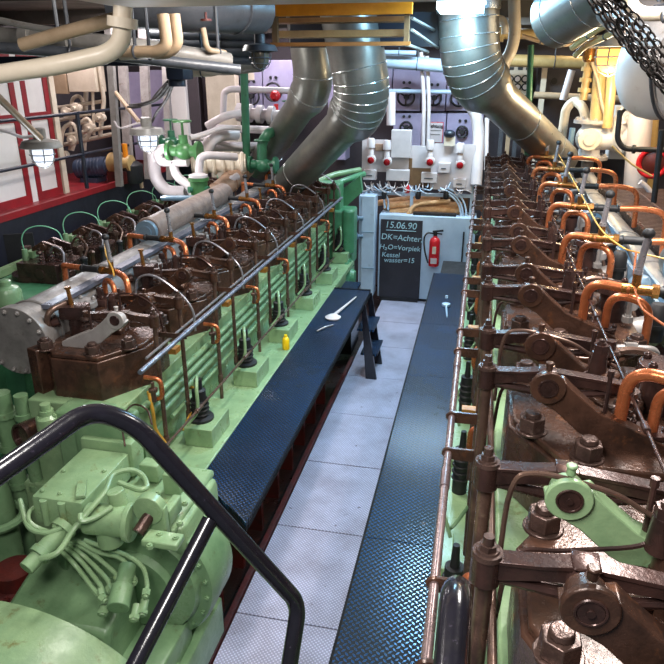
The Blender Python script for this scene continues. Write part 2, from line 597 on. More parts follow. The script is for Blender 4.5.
MB().tube([c + V((0, 0, .015)), e], [.014, .008]).build('stem', 'paleblue', t)
MB().lathe(aZ(446.5, 298, 1.002), (0, 0, 1), [(.018, 0), (.018, .03), (0, .03)], 14).build('lug', 'paleblue', t)
# ================================================================== ENGINES
PITCHL = 1.03


def springcoil(b, c, r, h, turns=5, w=.007):
    pts = []
    for i in range(turns * 10 + 1):
        t = i / 10
        pts.append(V(c) + V((r * math.cos(t * 2 * PI), r * math.sin(t * 2 * PI), h * i / (turns * 10))))
    b.tube(pts, w, 5)


def cyl_group(eng, X0, Yc, zh, s, pale=None, front=False):
    RU = 1.26 if s > 0 else 1.1

    def pv(v):
        return v if s > 0 else -v * 1.3

    """everything that repeats with one cylinder; s=+1: valves to the right of the push rods"""
    made = []

    def Q(u, v, w):
        return V((X0 + s * u, Yc + v, zh + w))
    # --- head casting
    b = MB()
    ch = [(.10, -.16), (.28, -.455), (.62, -.455), (.78, -.3), (.78, .3), (.62, .455), (.28, .455), (.10, .16)]
    b.prism([Q(u, v, -.56) for u, v in ch], (0, 0, .28))
    ch2 = [(.5 * .44 + u * .5 + (0.0), v * .96) for u, v in ch]
    b.prism([Q(.02 + u * .955, v * .97, -.28) for u, v in ch], (0, 0, .03))
    # raised pads and cores
    b.cyl(Q(.5, -.0, -.27), Q(.5, 0, -.19), .11, .1, 20)
    b.cyl(Q(.46, .02, -.2), Q(.46, .02, -.1), .05, .045, 16)
    b.span(Q(.56, .12, -.26), Q(.7, .26, -.17), .01)
    b.span(Q(.33, -.06, -.26), Q(.42, .06, -.2), .01)
    hd = b.build('cylinder_head', 'brown', eng, bevel=.008)
    made.append(hd)
    # --- nuts
    for u, v in ((.175, -.235), (.175, .225), (.35, -.385), (.35, .385), (.70, -.375), (.70, .375)):
        bb = MB()
        bb.cyl(Q(u, v, -.255), Q(u, v, -.243), .058, None, 20)
        bb.hexnut(Q(u, v, -.243), .05, .052)
        bb.build('nut', 'nut', hd, bevel=.003)
    for iv, v in enumerate((-.19, .19)):
        # rocker arm: top bar, lower braces, ends
        b = MB()
        top = [(0, -.02), (.12, -.015), (.18, -.008), (.24, -.008), (.36, -.02), (.5, -.036), (.5, -.066), (.36, -.048), (.24, -.042), (.18, -.042), (.12, -.048), (0, -.068)]
        b.prism([Q(u, v - .02, w - .025) for u, w in top], (0, .04, 0))
        fl = [(0.02, -.02), (.12, -.015), (.18, -.007), (.24, -.007), (.36, -.019), (.5, -.035), (.5, -.025), (.36, -.008), (.24, .004), (.18, .004), (.12, -.005), (0.02, -.01)]
        b.prism([Q(u, v - .023, w - .025) for u, w in fl], (0, .046, 0))
        b.tube([Q(.02, v, -.095), Q(.17, v, -.11)], [.013, .017], 8)
        b.tube([Q(.25, v, -.12), Q(.47, v, -.085)], [.016, .012], 8)
        b.cyl(Q(0, v, -.11), Q(0, v, -.037), .034, None, 18)
        b.cyl(Q(.49, v, -.1), Q(.49, v, -.035), .022, None, 14)
        b.span(Q(.18, v - .032, -.022), Q(.24, v + .032, -.014), .004)
        b.cyl(Q(.203, v - .05, -.06), Q(.203, v + .03, -.06), .036, None, 22)
        b.build('rocker_arm', 'brown_dk' if s > 0 else 'brown', hd, bevel=.003)
        b = MB()
        b.cyl(Q(0, v, -.037), Q(0, v, -.025), .036, .034, 18)
        b.cyl(Q(0, v, -.025), Q(0, v, -.02), .027, .025, 18)
        b.hexnut(Q(0, v, -.02), .021, .014)
        b.cyl(Q(0, v, -.01), Q(0, v, .015), .0135, .0125, 12)
        b.build('adjusting_screw', 'nut', hd)
        # bracket
        b = MB()
        b.cyl(Q(.203, v - .135, -.035), Q(.203, v - .115, -.035), .06, None, 28)
        b.cyl(Q(.203, v - .112, -.037), Q(.203, v - .06, -.042), .05, .044, 28)
        web = [(.145, -.05), (.165, -.085), (.24, -.125), (.32, -.195), (.42, -.25), (.62, -.285), (.62, -.22), (.5, -.165), (.38, -.115), (.30, -.05), (.26, -.012)]
        b.prism([Q(u, v - .125, w) for u, w in web], (0, .07, 0))
        b.cyl(Q(.203, v - .10, .02), Q(.203, v - .10, .046), .012, None, 10)
        b.cyl(Q(.203, v - .10, .042), Q(.203, v - .10, .052), .016, None, 6)
        br = b.build('rocker_bracket', pale if (pale and ((iv == 0) == front)) else 'brown', hd, bevel=.004)
        b = MB()
        b.torus(Q(.203, v - .137, -.033), (0, 1, 0), .031, .004, 20, 6)
        b.cyl(Q(.203, v - .139, -.033), Q(.203, v - .13, -.033), .027, None, 18)
        b.cyl(Q(.203, v - .143, -.033), Q(.203, v - .13, -.033), .009, None, 10)
        b.build('shaft_end', 'brown_dk', hd)
        # valve spring, cap and stem
        b = MB()
        springcoil(b, Q(.49, v, -.235), .036, .15, 5)
        b.cyl(Q(.49, v, -.25), Q(.49, v, -.06), .012, None, 10)
        b.cyl(Q(.49, v, -.088), Q(.49, v, -.072), .045, .04, 18)
        b.cyl(Q(.49, v, -.26), Q(.49, v, -.235), .052, None, 18)
        b.build('valve_spring', 'nut', hd)
        b = MB()
        b.cyl(Q(.405, v - .09, -.26), Q(.405, v - .09, .01), .008, None, 8)
        b.cyl(Q(.405, v - .09, .01), Q(.405, v - .09, .035), .012, None, 8)
        b.hexnut(Q(.405, v - .09, -.235), .02, .018)
        b.build('stud', 'brown_dk', hd)
        # push rod
        b = MB()
        b.cyl(Q(0, v, -.05), Q(0, v, -1.2), .0155 if s < 0 else .021, None, 12)
        b.cyl(Q(0, v, -.05), Q(0, v, -.12), .024, .02, 14)
        b.cyl(Q(0, v, -.93), Q(0, v, -1.0), .022, None, 12)
        made.append(b.build('push_rod', 'rod', eng))
    # --- water outlet flange
    b = MB()
    for (r, h0, h1) in ((.05, -.25, -.20), (.054, -.205, -.19)):
        out = []
        for k in range(28):
            t = 2 * PI * k / 28
            du = .055 if math.cos(t) >= 0 else -.055
            out.append(Q(.52 + du + r * math.cos(t) * 1.05, pv(-.25) + r * math.sin(t), h0))
        b.prism(out, (0, 0, h1 - h0))
    for du, dv in ((-.1, 0), (.1, 0), (0, -.04), (0, .04)):
        b.hexnut(Q(.52 + du, pv(-.25) + dv, -.19), .014, .012)
    b.build('pipe_flange', 'brown_dk', hd, bevel=.003)
    # --- valve cage with bolted cover further out
    b = MB()
    c = Q(.66, .05, -.26)
    b.cyl(c, c + V((0, 0, .16)), .075, .07, 22)
    b.cyl(c + V((0, 0, .16)), c + V((0, 0, .2)), .095, .09, 22)
    for k in range(4):
        t = PI / 4 + k * PI / 2
        b.hexnut(c + V((.07 * math.cos(t), .07 * math.sin(t), .2)), .018, .018)
    b.build('valve_cage', 'greysteel' if s < 0 else 'brown_dk', hd, bevel=.004)
    b = MB()
    b.cyl(Q(.42, .02, -.12), Q(.42, .02, -.02), .035, .03, 14)
    b.hexnut(Q(.42, .02, -.02), .03, .03)
    b.cyl(Q(.42, .02, .0), Q(.42, .02, .03), .012, None, 8)
    if s < 0:
        b.tube(smooth([Q(.42, .02, -.05), Q(.36, .04, .02), Q(.2, .05, .0), Q(.07, .03, -.12), Q(.05, .0, -.4)], 5), .007, 6)
    else:
        b.tube(smooth([Q(.42, .02, -.08), Q(.36, .03, -.13), Q(.2, .03, -.17), Q(.08, .02, -.2), Q(.05, .0, -.4)], 5), .007, 6)
    b.build('injector', 'brown_dk', hd)
    # --- copper water pipes, brass tee and steel cock
    pw = .04
    b = MB()
    b.tube(fil([Q(.465, pv(-.25), -.2), Q(.465, pv(-.262), pw), Q(.64, pv(-.36), pw)], .15, 12), .0225, 14)
    b.tube(fil([Q(.575, pv(-.25), -.2), Q(.575, pv(-.255), -.015), Q(.74, pv(-.36), -.02), Q(.74, pv(-.36), -.22)], .1, 10), .02, 14)
    cp = b.build('water_pipe', 'copper', eng)
    made.append(cp)
    b = MB()
    b.cyl(Q(.6, pv(-.345), pw), Q(.76, pv(-.37), pw), .0255, None, 16)
    b.cyl(Q(.66, pv(-.355), pw), Q(.66, pv(-.355), pw + .085), .02, None, 14)
    b.cyl(Q(.73, pv(-.365), pw), Q(.76, pv(-.37), pw), .033, None, 6)
    b.build('brass_tee', 'brass', cp)
    b = MB()
    b.cyl(Q(.66, pv(-.355), pw + .08), Q(.675, pv(-.355), pw + .25), .0165, .015, 14)
    b.cyl(Q(.66, pv(-.355), pw + .075), Q(.662, pv(-.355), pw + .095), .021, None, 12)
    b.build('thermometer_sleeve', 'steel', cp)
    b = MB()
    b.lathe(Q(.676, pv(-.355), pw + .245), (0, 0, 1), [(.018, 0), (.027, .012), (.027, .026), (.016, .04), (0, .042)], 16)
    b.build('knob', 'blackmatt', cp)
    b = MB()
    b.cyl(Q(.76, pv(-.37), pw), Q(.94, pv(-.385), pw), .025, None, 14)
    b.torus(Q(.78, pv(-.372), pw), (1, 0, 0), .026, .006, 16, 6)
    b.torus(Q(.92, pv(-.384), pw), (1, 0, 0), .026, .006, 16, 6)
    b.build('hose_joint', 'blackmatt', cp)
    b = MB()
    b.tube(fil([Q(.93, pv(-.385), pw), Q(1.1, pv(-.39), pw + .01), Q(RU, pv(-.4), pw - .02), Q(RU + .02, pv(-.4), -.3)], .12, 9), .022, 14)
    b.build('return_pipe', 'copper', cp)
    # --- oil feed pipe arching over the rockers
    b = MB()
    if s < 0:
        b.tube(smooth([Q(.40, .3, -.1), Q(.34, .28, .06), Q(.2, .26, .09), Q(.02, .25, -.02), Q(-.07, .25, -.14), Q(-.08, .25, -.3)], 6), .0085, 8)
    else:
        b.tube(smooth([Q(.5, .07, -.1), Q(.4, .08, -.06), Q(.3, .08, -.01), Q(.12, .08, .02), Q(.06, .08, -.04), Q(.05, .08, -.3)], 6), .0075, 8)
    made.append(b.build('oil_pipe', 'steel' if s < 0 else 'rod', eng))
    return made


def ring_of_bolts(b, c, ax, R, n, r, h, off=0):
    ax = V(ax).normalized()
    a = V((0, 0, 1)) if abs(ax.z) < .9 else V((1, 0, 0))
    u = (a - ax * a.dot(ax)).normalized()
    w = ax.cross(u)
    for k in range(n):
        t = off + 2 * PI * k / n
        b.hexnut(V(c) + (u * math.cos(t) + w * math.sin(t)) * R, r, h, ax)


# ------------------------------------------------------------------ RIGHT ENGINE
ZR, XR, YR0 = 2.62, .085, 1.44
eng = thing('marine_diesel_engine', (.55, 5.2, -.12), 'right-hand large diesel engine with brown cylinder heads and copper pipes', 'engine')
b = MB()
b.span((.16, .85, 1.15), (.98, 9.25, 2.06))
b.span((.02, .8, -.12), (1.1, 9.3, 1.15))
b.span((-.07, .8, 1.0), (.1, 9.3, 1.2))
b.build('engine_block', 'green_lt', eng, bevel=.01)
KM = []
first = cyl_group(eng, XR, YR0, ZR, 1, 'green_lt', front=False)
km = kidmap()
for k in range(1, 8):
    for o in first:
        if k > 1 and o.name.startswith('oil_pipe'):
            continue
        c = copy_tree(o, eng, (0, PITCHL * k, 0), km)
# the two front heads keep their painted bracket; the others are oily brown
hd = [o for o in bpy.data.objects if o.parent == eng and o.name.startswith('cylinder_head')]
for h in hd:
    if h.location.y > .1:
        for c in [o for o in bpy.data.objects if o.parent == h and o.name.startswith('rocker_bracket')]:
            if c.data.materials[0] == M['green_lt']:
                me = c.data.copy()
                me.materials[0] = M['brown']
                c.data = me
for h in hd:
    if h.location.y > .1:
        continue
    for c in [o for o in bpy.data.objects if o.parent == h and o.name.startswith('rocker_bracket')]:
        if c.data.materials[0] == M['green_lt']:
            c['label'] = 'green painted rocker bracket'
# hand rail with stand-off brackets
b = MB().tube([(-.035, .7, 2.2), (-.035, 8.9, 2.2)], .0155, 12)
for y in (.95, 2.05, 3.1, 4.3, 5.6, 7.0):
    b.cyl((-.035, y, 2.2), (-.035, y + .12, 2.2), .0185, None, 12)
rl = b.build('hand_rail', 'railsteel', eng)
k = 0
for i in range(8):
    for dv in (-.18, .12):
        y = YR0 + i * PITCHL + dv
        bb = MB().box((.05, y, 2.2), (.17, .012, .05))
        bb.torus((-.035, y, 2.2), (0, 1, 0), .019, .008, 14, 6)
        bb.build('rail_bracket', 'brown', rl)
    y = YR0 + i * PITCHL + .2
    if i:
        MB().span((.005, y - .022, 2.19), (.065, y + .022, 2.21)).build('tag_plate', 'yellowtag', rl)
# dark injection pumps and copper bends seen in the slot between rail and rods
for i in range(8):
    y = YR0 + i * PITCHL
    b = MB()
    b.cyl((.03, y + .0, 1.2), (.03, y + .0, 1.5), .045, None, 16)
    for q in range(4):
        b.torus((.03, y, 1.3 + .045 * q), (0, 0, 1), .046, .009, 16, 6)
    b.cyl((.03, y, 1.5), (.03, y, 1.62), .022, .016, 12)
    b.build('injection_pump', 'blackmatt', eng)
    b = MB().tube(fil([(.16, y + .42, 1.98), (.06, y + .42, 1.99), (.06, y + .42, 1.84), (.16, y + .42, 1.83)], .06, 6), .019, 10)
    b.build('copper_bend', 'copper', eng)
    b = MB().tube(smooth([(.0, y + .02, 1.64), (-.03, y + .06, 1.72), (.0, y + .14, 1.6), (.1, y + .2, 1.75)], 5), .009, 8)
    b.build('fuel_pipe', 'green', eng)
    MB().span((-.06, y + .25, 1.2), (.02, y + .55, 1.26)).build('foot_block', 'green_lt', eng, bevel=.006)
# long control shaft across the rocker gear
xs = aZ(618, 365, 2.57).x
b = MB().cyl((xs, .5, 2.57), (xs, 9.0, 2.57), .006, None, 10)
for i in range(8):
    y = YR0 + i * PITCHL + .5
    b.cyl((xs, y, 2.57), (xs, y + .05, 2.57), .012, None, 10)
b.build('control_shaft', 'brown_dk', eng)
b = MB().cyl((.12, .6, 2.3), (.12, 9.0, 2.3), .012, None, 10)
b.build('lube_pipe', 'rod', eng)
# receiver, channel and lagged manifold on the outboard side
b = MB()
b.prism([(1.0, .9, 2.33), (1.1, .9, 2.33), (1.1, .9, 2.42), (1.08, .9, 2.42), (1.08, .9, 2.35), (1.02, .9, 2.35), (1.02, .9, 2.42), (1.0, .9, 2.42)], (0, 8.3, 0))
b.build('cable_channel', 'bluegrey', eng)
b = MB()
b.cyl((1.24, 1.0, 2.2), (1.24, 8.9, 2.2), .15, None, 28)
for i in range(9):
    b.torus((1.24, 1.1 + i * 0.95, 2.2), (0, 1, 0), .15, .012, 28, 6)
b.build('exhaust_manifold', 'greysteel', eng)
for i in range(8):
    y = YR0 + i * PITCHL + .05
    b = MB()
    b.tube(fil([(.86, y, 2.3), (1.0, y, 2.34), (1.22, y, 2.24)], .08), .075, 16)
    b.torus((.98, y, 2.33), (1, 0, -.1), .078, .018, 20, 8)
    b.build('exhaust_branch', 'greysteel', eng)
    b = MB()
    b.lathe((.93, y + .3, 2.36), (0, 0, 1), [(.05, 0), (.05, .09), (.06, .1), (.06, .14), (.04, .17), (0, .175)], 16)
    b.build('valve_pot', 'bluegrey' if i % 2 == 0 else 'blackmatt', eng)
    b = MB()
    b.tube(fil([(.8, y - .12, 2.42), (.8, y - .12, 2.55), (.95, y - .1, 2.58), (1.05, y - .08, 2.4)], .05), .013, 8)
    b.hexnut((.8, y - .12, 2.4), .03, .03)
    b.build('drain_pipe', 'greysteel', eng)
for i in range(8):
    y = YR0 + i * PITCHL
    b = MB()
    b.tube(smooth([(.5, y + .16, 2.36), (.56, y + .2, 2.5), (.7, y + .24, 2.53), (.84, y + .22, 2.46), (.9, y + .2, 2.32)], 5), .015, 8)
    b.build('leak_off_pipe', 'rod', eng)
    b = MB()
    b.tube(fil([(.62, y + .4, 2.34), (.62, y + .4, 2.47), (.82, y + .42, 2.47), (.82, y + .5, 2.3)], .05), .018, 10)
    b.cyl((.68, y + .406, 2.47), (.73, y + .411, 2.47), .03, None, 6)
    b.build('connecting_pipe', 'greysteel', eng)
    b = MB()
    b.lathe((.8, y + .12, 2.3), (0, 0, 1), [(.06, 0), (.06, .12), (.085, .12), (.085, .16), (.04, .17), (.04, .2), (0, .2)], 18)
    ring_of_bolts(b, (.8, y + .12, 2.46), (0, 0, 1), .068, 4, .016, .018, .5)
    b.build('starting_valve', 'pale_grey', eng)
    b = MB()
    b.lathe((.9, y - .2, 2.36), (0, 0, 1), [(.045, 0), (.045, .07), (.055, .07), (.055, .09), (.05, .09), (.05, .16), (.03, .19), (0, .19)], 16)
    b.build('valve_cap', 'blackmatt', eng)

# ------------------------------------------------------------------ LEFT ENGINE
ZL, XL, YL0 = 2.15, -2.0, 3.88
engl = thing('marine_diesel_engine', (-2.35, 6.4, -.12), 'left-hand pale green diesel engine beside the raised walkway', 'engine')
b = MB()
b.span((-2.78, 3.34, .9), (-2.1, 9.5, 1.60))
b.span((-2.9, 3.3, -.12), (-1.76, 9.6, .97))
b.span((-2.2, 3.1, .93), (-1.715, 9.3, 1.0))
b.build('engine_block', 'green_lt', engl, bevel=.01)
firstL = cyl_group(engl, XL, YL0, ZL, -1, 'pale_grey', front=True)
km = kidmap()
for k in range(1, 6):
    for o in firstL:
        copy_tree(o, engl, (0, PITCHL * k, 0), km)
for h in [o for o in bpy.data.objects if o.parent == engl and o.name.startswith('cylinder_head')]:
    for c in [o for o in bpy.data.objects if o.parent == h and o.name.startswith('rocker_bracket')]:
        if c.data.materials[0] == M['pale_grey']:
            if h.location.y > .1:
                me = c.data.copy()
                me.materials[0] = M['brown']
                c.data = me
            else:
                c['label'] = 'pale grey painted rocker bracket'
b = MB()
rt = MB().tube([(-1.86, 3.2, 1.95), (-1.86, 9.1, 1.95)], .0165, 12)
for i in range(6):
    y = YL0 + i * PITCHL - .05
    rt.cyl((-1.86, y, 1.95), (-1.86, y + .05, 1.95), .02, None, 12)
rl = rt.build('hand_rail', 'bluesteel', engl)
for i in range(6):
    y = YL0 + i * PITCHL
    MB().box((-1.95, y - .05, 1.93), (.2, .012, .035)).build('rail_bracket', 'brown', rl)
    MB().span((-2.04, y + .03, 1.75), (-1.98, y + .11, 1.79)).build('tag_plate', 'yellowtag', rl)
MB().tube([(-1.98, 3.5, 1.9), (-1.98, 9.1, 1.9)], .009, 8).build('lube_pipe', 'steel', engl)
b = MB()
b.tube([(-1.86, 3.2, 1.33), (-1.86, 8.6, 1.22)], .0095, 8)
for i in range(6):
    y = YL0 + i * PITCHL + .02
    zz = 1.33 - .11 * (y - 3.2) / 5.4
    b.tube([(-1.86, y, zz), (-1.86, y + .1, zz - .002)], .017, 10)
b.build('control_rod', 'rod', engl)
for j, (x, z) in enumerate(((-2.06, 1.52), (-2.05, 1.45), (-2.05, 1.37), (-2.03, 1.28))):
    MB().tube([(x, 3.5 + .12 * j, z), (x, 9.3, z)], .0235 if j < 3 else .017, 10).build('cooling_pipe', 'green', engl)
for i in range(6):
    y = YL0 + i * PITCHL
    b = MB()
    b.span((-1.99, y + .06, 1.0), (-1.77, y + .42, 1.15))
    b.build('foot_block', 'green_lt', engl, bevel=.006)
    b = MB()
    c = V((-1.92, y + .22, 1.1))
    b.lathe(c, (0, 0, 1), [(.1, .05), (.1, .07), (.062, .08), (.062, .2), (.052, .21), (.052, .29), (.03, .3), (.03, .38), (0, .382)], 18)
    for q in range(4):
        b.torus(c + V((0, 0, .1 + q * .035)), (0, 0, 1), .062, .01, 16, 6)
    pm = b.build('injection_pump', 'blackmatt', engl)
    MB().tube(smooth([c + V((.0, -.02, .36)), c + V((0.02, -.06, .42)), c + V((.05, -.14, .36)), c + V((.05, -.16, .2)), c + V((-.02, -.2, .1))], 6), .013, 8).build('delivery_pipe', 'green_lt', pm)
    b = MB()
    b.tube(fil([(-2.1, y - .22, 1.68), (-1.98, y - .22, 1.68), (-1.98, y - .22, 1.53), (-2.08, y - .22, 1.52)], .07, 6), .016, 10)
    b.build('copper_bend', 'copper', engl)
    b = MB()
    b.span((-2.11, y - .36, 1.05), (-2.075, y - .02, 1.26), .004)
    ring = [(y - .34, 1.07), (y - .04, 1.07), (y - .34, 1.24), (y - .04, 1.24)]
    for yy, zz in ring:
        b.hexnut((-2.076, yy, zz), .014, .012, V((1, 0, 0)))
    b.build('inspection_cover', 'green', engl, bevel=.003)
    b = MB()
    b.lathe((-1.99, y - .32, 1.56), (0, 0, 1), [(.016, 0), (.016, .07), (.03, .075), (.03, .095), (.012, .1), (.012, .14), (0, .14)], 12)
    b.build('indicator_cock', 'rod', engl)
# far end casing with round flange
b = MB()
b.span((-2.5, 9.3, .9), (-1.75, 9.75, 1.72))
b.span((-2.3, 9.4, 1.7), (-1.95, 9.7, 2.1))
b.cyl((-1.8, 9.3, 1.1), (-1.8, 9.3, 1.75), .09, None, 18)
b.build('end_casing', 'green_mid', engl, bevel=.03)
b = MB()
c = aY(353, 277, 9.2)
b.lathe(V((c.x - .3, 9.2, c.z)), (1, 0, 0), [(.2, 0), (.2, .2), (.27, .2), (.27, .25), (.13, .27), (.1, .33), (0, .34)], 26)
ring_of_bolts(b, V((c.x - .05, 9.2, c.z)), (1, 0, 0), .235, 12, .018, .02)
b.build('round_cover', 'green_mid', engl)
# receiver drum behind the heads with bolted end cover
c = aY(17, 341, 3.55)
b = MB()
b.cyl((c.x, 3.6, c.z), (c.x, 9.4, c.z), .215, None, 36)
for i in range(7):
    b.torus((c.x, 3.75 + i * .93, c.z), (0, 1, 0), .215, .012, 36, 6)
rc = b.build('air_receiver', 'greysteel', engl)
b = MB()
b.cyl((c.x, 3.54, c.z), (c.x, 3.62, c.z), .24, None, 36)
ring_of_bolts(b, (c.x, 3.54, c.z), (0, -1, 0), .212, 14, .018, .02, .2)
b.build('end_cover', 'greysteel', rc, bevel=.004)
# long lagged manifold between left engine and the small engine
c = aY(148, 231, 5.6)
b = MB()
b.cyl((c.x, 5.6, c.z), (c.x - .02, 7.6, c.z + .02), .12, None, 26)
b.torus((c.x, 5.62, c.z), (0, 1, 0), .11, .018, 26, 8)
lm = b.build('lagged_manifold', 'lagging_brown', engl)
MB().cyl((c.x, 5.55, c.z), (c.x, 5.6, c.z), .105, None, 24).cyl((c.x, 5.535, c.z), (c.x, 5.6, c.z), .06, None, 20).build('end_cap', 'bluegrey', lm)
b = MB()
for i in range(7):
    y = 3.7 + i * .93
    b.span((-2.83, y, 2.1), (-2.75, y + .9, 2.13))
b.build('cover_strip', 'bluesteel', engl)
for i in range(6):
    y = YL0 + i * PITCHL
    b = MB()
    b.tube(fil([(-2.6, y + .1, 1.88), (-2.78, y + .1, 1.98), (-2.92, y + .1, 1.96)], .06), .07, 16)
    b.torus((-2.7, y + .1, 1.94), (1, 0, -.4), .074, .016, 18, 6)
    b.build('exhaust_branch', 'greysteel', engl)
    b = MB()
    b.span((-2.78, y + .25, 1.9), (-2.62, y + .42, 2.03), .01)
    b.cyl((-2.7, y + .33, 2.0), (-2.7, y + .33, 2.1), .03, .026, 12)
    b.hexnut((-2.66, y + .28, 2.03), .018, .018)
    b.hexnut((-2.74, y + .39, 2.03), .018, .018)
    b.build('starting_valve', 'brown_dk', engl, bevel=.004)

MB().box((-2.74, 3.52, 1.66), (.10, .16, .5), Matrix.Rotation(-.35, 4, 'Z')).build('side_plate', 'brown', engl, bevel=.006)
MB().tube(smooth([(-2.06, 3.62, 1.6), (-2.03, 3.6, 1.45), (-2.04, 3.63, 1.3), (-1.99, 3.66, 1.16), (-1.96, 3.6, 1.06)], 6), .012, 8).build('hose', 'yellowcable', engl)
MB().tube(smooth([(-2.09, 4.3, 1.3), (-2.0, 4.24, 1.3), (-1.98, 4.1, 1.22), (-2.0, 3.95, 1.12)], 6), .014, 8).build('hose', 'yellowcable', engl)

b = MB()
b.tube(fil([aZ(49, 340, 1.9), aZ(46, 312, 2.12), aZ(72, 300, 2.14)], .08, 8), .02, 10)
b.build('air_pipe', 'rod', engl)
for i in range(6):
    y = YL0 + i * PITCHL - .12
    b = MB()
    b.box((-2.62, y, 2.08), (.17, .13, .09), Matrix.Rotation(.15, 4, 'Z'), .008)
    b.cyl((-2.62, y, 1.88), (-2.62, y, 2.05), .05, None, 14)
    b.cyl((-2.72, y - .05, 2.02), (-2.78, y - .09, 2.0), .035, .03, 12)
    bl = b.build('valve_block', 'brown_dk', engl)
    MB().cyl((-2.64, y, 2.12), (-2.65, y, 2.24), .016, .013, 12).cyl((-2.65, y, 2.235), (-2.65, y, 2.25), .022, None, 12).build('stem', 'brass', bl)
# ------------------------------------------------------------------ LEFT ENGINE, FRONT END
b = MB()
b.span((-2.28, 2.78, .55), (-1.46, 3.32, 1.22), .06)
b.span((-2.32, 2.74, 1.19), (-1.5, 3.34, 1.245), .015)
b.build('gear_casing', 'green_lt', engl, bevel=.012)
b = MB()
dc = V((-1.78, 2.86, .78))
b.lathe(dc, (0, -1, 0), [(.46, -.25), (.46, .02), (.445, .05), (.38, .06), (.36, .10), (.26, .12), (.24, .16), (0, .165)], 48)
ring_of_bolts(b, dc + V((0, -.05, 0)), (0, -1, 0), .415, 22, .016, .018)
b.build('flywheel_cover', 'green', engl)
b = MB()
ec = dc + V((-.28, -.1, .12))
b.lathe(ec, (0, -1, 0), [(.2, 0), (.2, .05), (.15, .07), (.13, .07), (.12, .03), (0, .03)], 32)
b.build('bearing_ring', 'green', engl)
# valve chest on top of the gear casing
b = MB()
x0, x1, y0, y1 = -2.26, -1.95, 2.60, 3.12
b.span((x0, y0, 1.26), (x1, y1, 1.44), .02)
b.span((x0 - .02, y1, 1.26), (x1 + .02, 3.26, 1.5), .02)
ring = [(x0 + .05, 3.2), (x0 + .12, 3.22), (x0 + .19, 3.22), (x0 + .26, 3.2)]
for x, y in ring:
    b.sphere((x, y, 1.5), .032, (1, 1, .7), 12)
for x, y in ((x0 + .04, y0 + .05), (x0 + .15, y0 + .05), (x0 + .26, y0 + .05), (x0 + .04, y0 + .25), (x1 - .04, y0 + .3)):
    b.hexnut((x, y, 1.44), .014, .012)
for x in (x0 + .08, x0 + .19):
    b.cyl((x, y0 - .004, 1.27), (x, y0 - .004, 1.43), .022, None, 12)
b.box((x1 - .06, y0 + .1, 1.455), (.05, .16, .02), Matrix.Rotation(.5, 4, 'Z'))
b.build('valve_chest', 'green_lt', engl, bevel=.006)
# casting behind the chest under the first head, with capped studs
b = MB()
b.span((-2.5, 3.2, 1.0), (-2.15, 3.4, 1.62), .03)
b.span((-2.35, 3.16, 1.25), (-1.98, 3.36, 1.62), .03)
b.build('end_casting', 'green', engl, bevel=.01)
b = MB()
c = aZ(46, 411, 1.62)
b.lathe(c - V((0, 0, .12)), (0, 0, 1), [(.07, 0), (.07, .08), (.045, .1), (.045, .13), (.032, .13), (.032, .17), (0, .172)], 18)
for t in (0, 2.1, 4.2):
    b.hexnut(c + V((.055 * math.cos(t), .055 * math.sin(t), -.04)), .014, .02)
b.build('filler_cap', 'green_lt', engl)
o = MB()
c = aZ(20, 437, 1.45)
o.lathe(c, (-.3, -1, .1), [(.085, -.25), (.085, 0), (.07, 0), (.07, -.02), (0, -.02)], 26)
o.build('rusty_pipe_stub', 'brown_dk', engl)
# starter valve: slim cylinder on the left of the chest
a, e = aZ(26, 569, 1.22), aZ(66, 526, 1.3)
b = MB()
b.cyl(a, a.lerp(e, .28), .042, None, 22)
b.cyl(a.lerp(e, .28), a.lerp(e, .42), .058, None, 22)
b.cyl(a.lerp(e, .42), a.lerp(e, .86), .048, None, 22)
b.cyl(a.lerp(e, .86), e, .07, None, 22)
for k in range(6):
    t = k * PI / 3
    b.hexnut(a.lerp(e, .86) + V((.05 * math.cos(t), .0, .05 * math.sin(t))), .012, .015, (a - e).normalized())
b.build('starting_air_valve', 'green_lt', engl, bevel=.002)
# governor body with rusty spindle
a, e = aZ(88, 518, 1.34), aZ(128, 522, 1.34)
b = MB()
b.cyl(a, e, .085, None, 26)
b.cyl(e, e + (e - a).normalized() * .03, .105, None, 26)
c = aZ(120, 505, 1.40)
b.cyl(c, c + V((-.02, 0, .09)), .05, .046, 20)
c2 = a.lerp(e, .5)
b.cyl(c2 - V((0, 0, .15)), c2, .07, None, 18)
gv = b.build('governor', 'green_lt', engl, bevel=.004)
a, e = aZ(149, 516, 1.38), aZ(138, 533, 1.33)
MB().cyl(a, e, .034, None, 18).cyl(a, a.lerp(e, .35), .03, .03, 18).build('spindle', 'nut', gv)
b = MB()
c = aZ(150, 508, 1.42)
b.cyl(c + V((0, .03, 0)), c + V((0, -.03, 0)), .085, None, 26)
b.span(c + V((-.02, -.02, -.18)), c + V((.09, .03, .02)), .01)
b.build('lever_disc', 'green_lt', gv, bevel=.004)
b = MB()
for px, py, s_ in ((152, 470, (.12, .09, .12)), (175, 480, (.1, .12, .14)), (163, 540, (.2, .1, .04)), (172, 510, (.05, .16, .1))):
    c = aZ(px, py, 1.32)
    b.box(c, s_, None, .008)
    b.build('linkage_bracket', 'green_lt', engl, bevel=.004)
    b = MB()
for px, py in ((150, 548), (160, 536), (176, 540), (180, 525), (158, 495), (185, 505)):
    MB().hexnut(aZ(px, py, 1.33), .018, .02).build('nut', 'green_lt', engl)
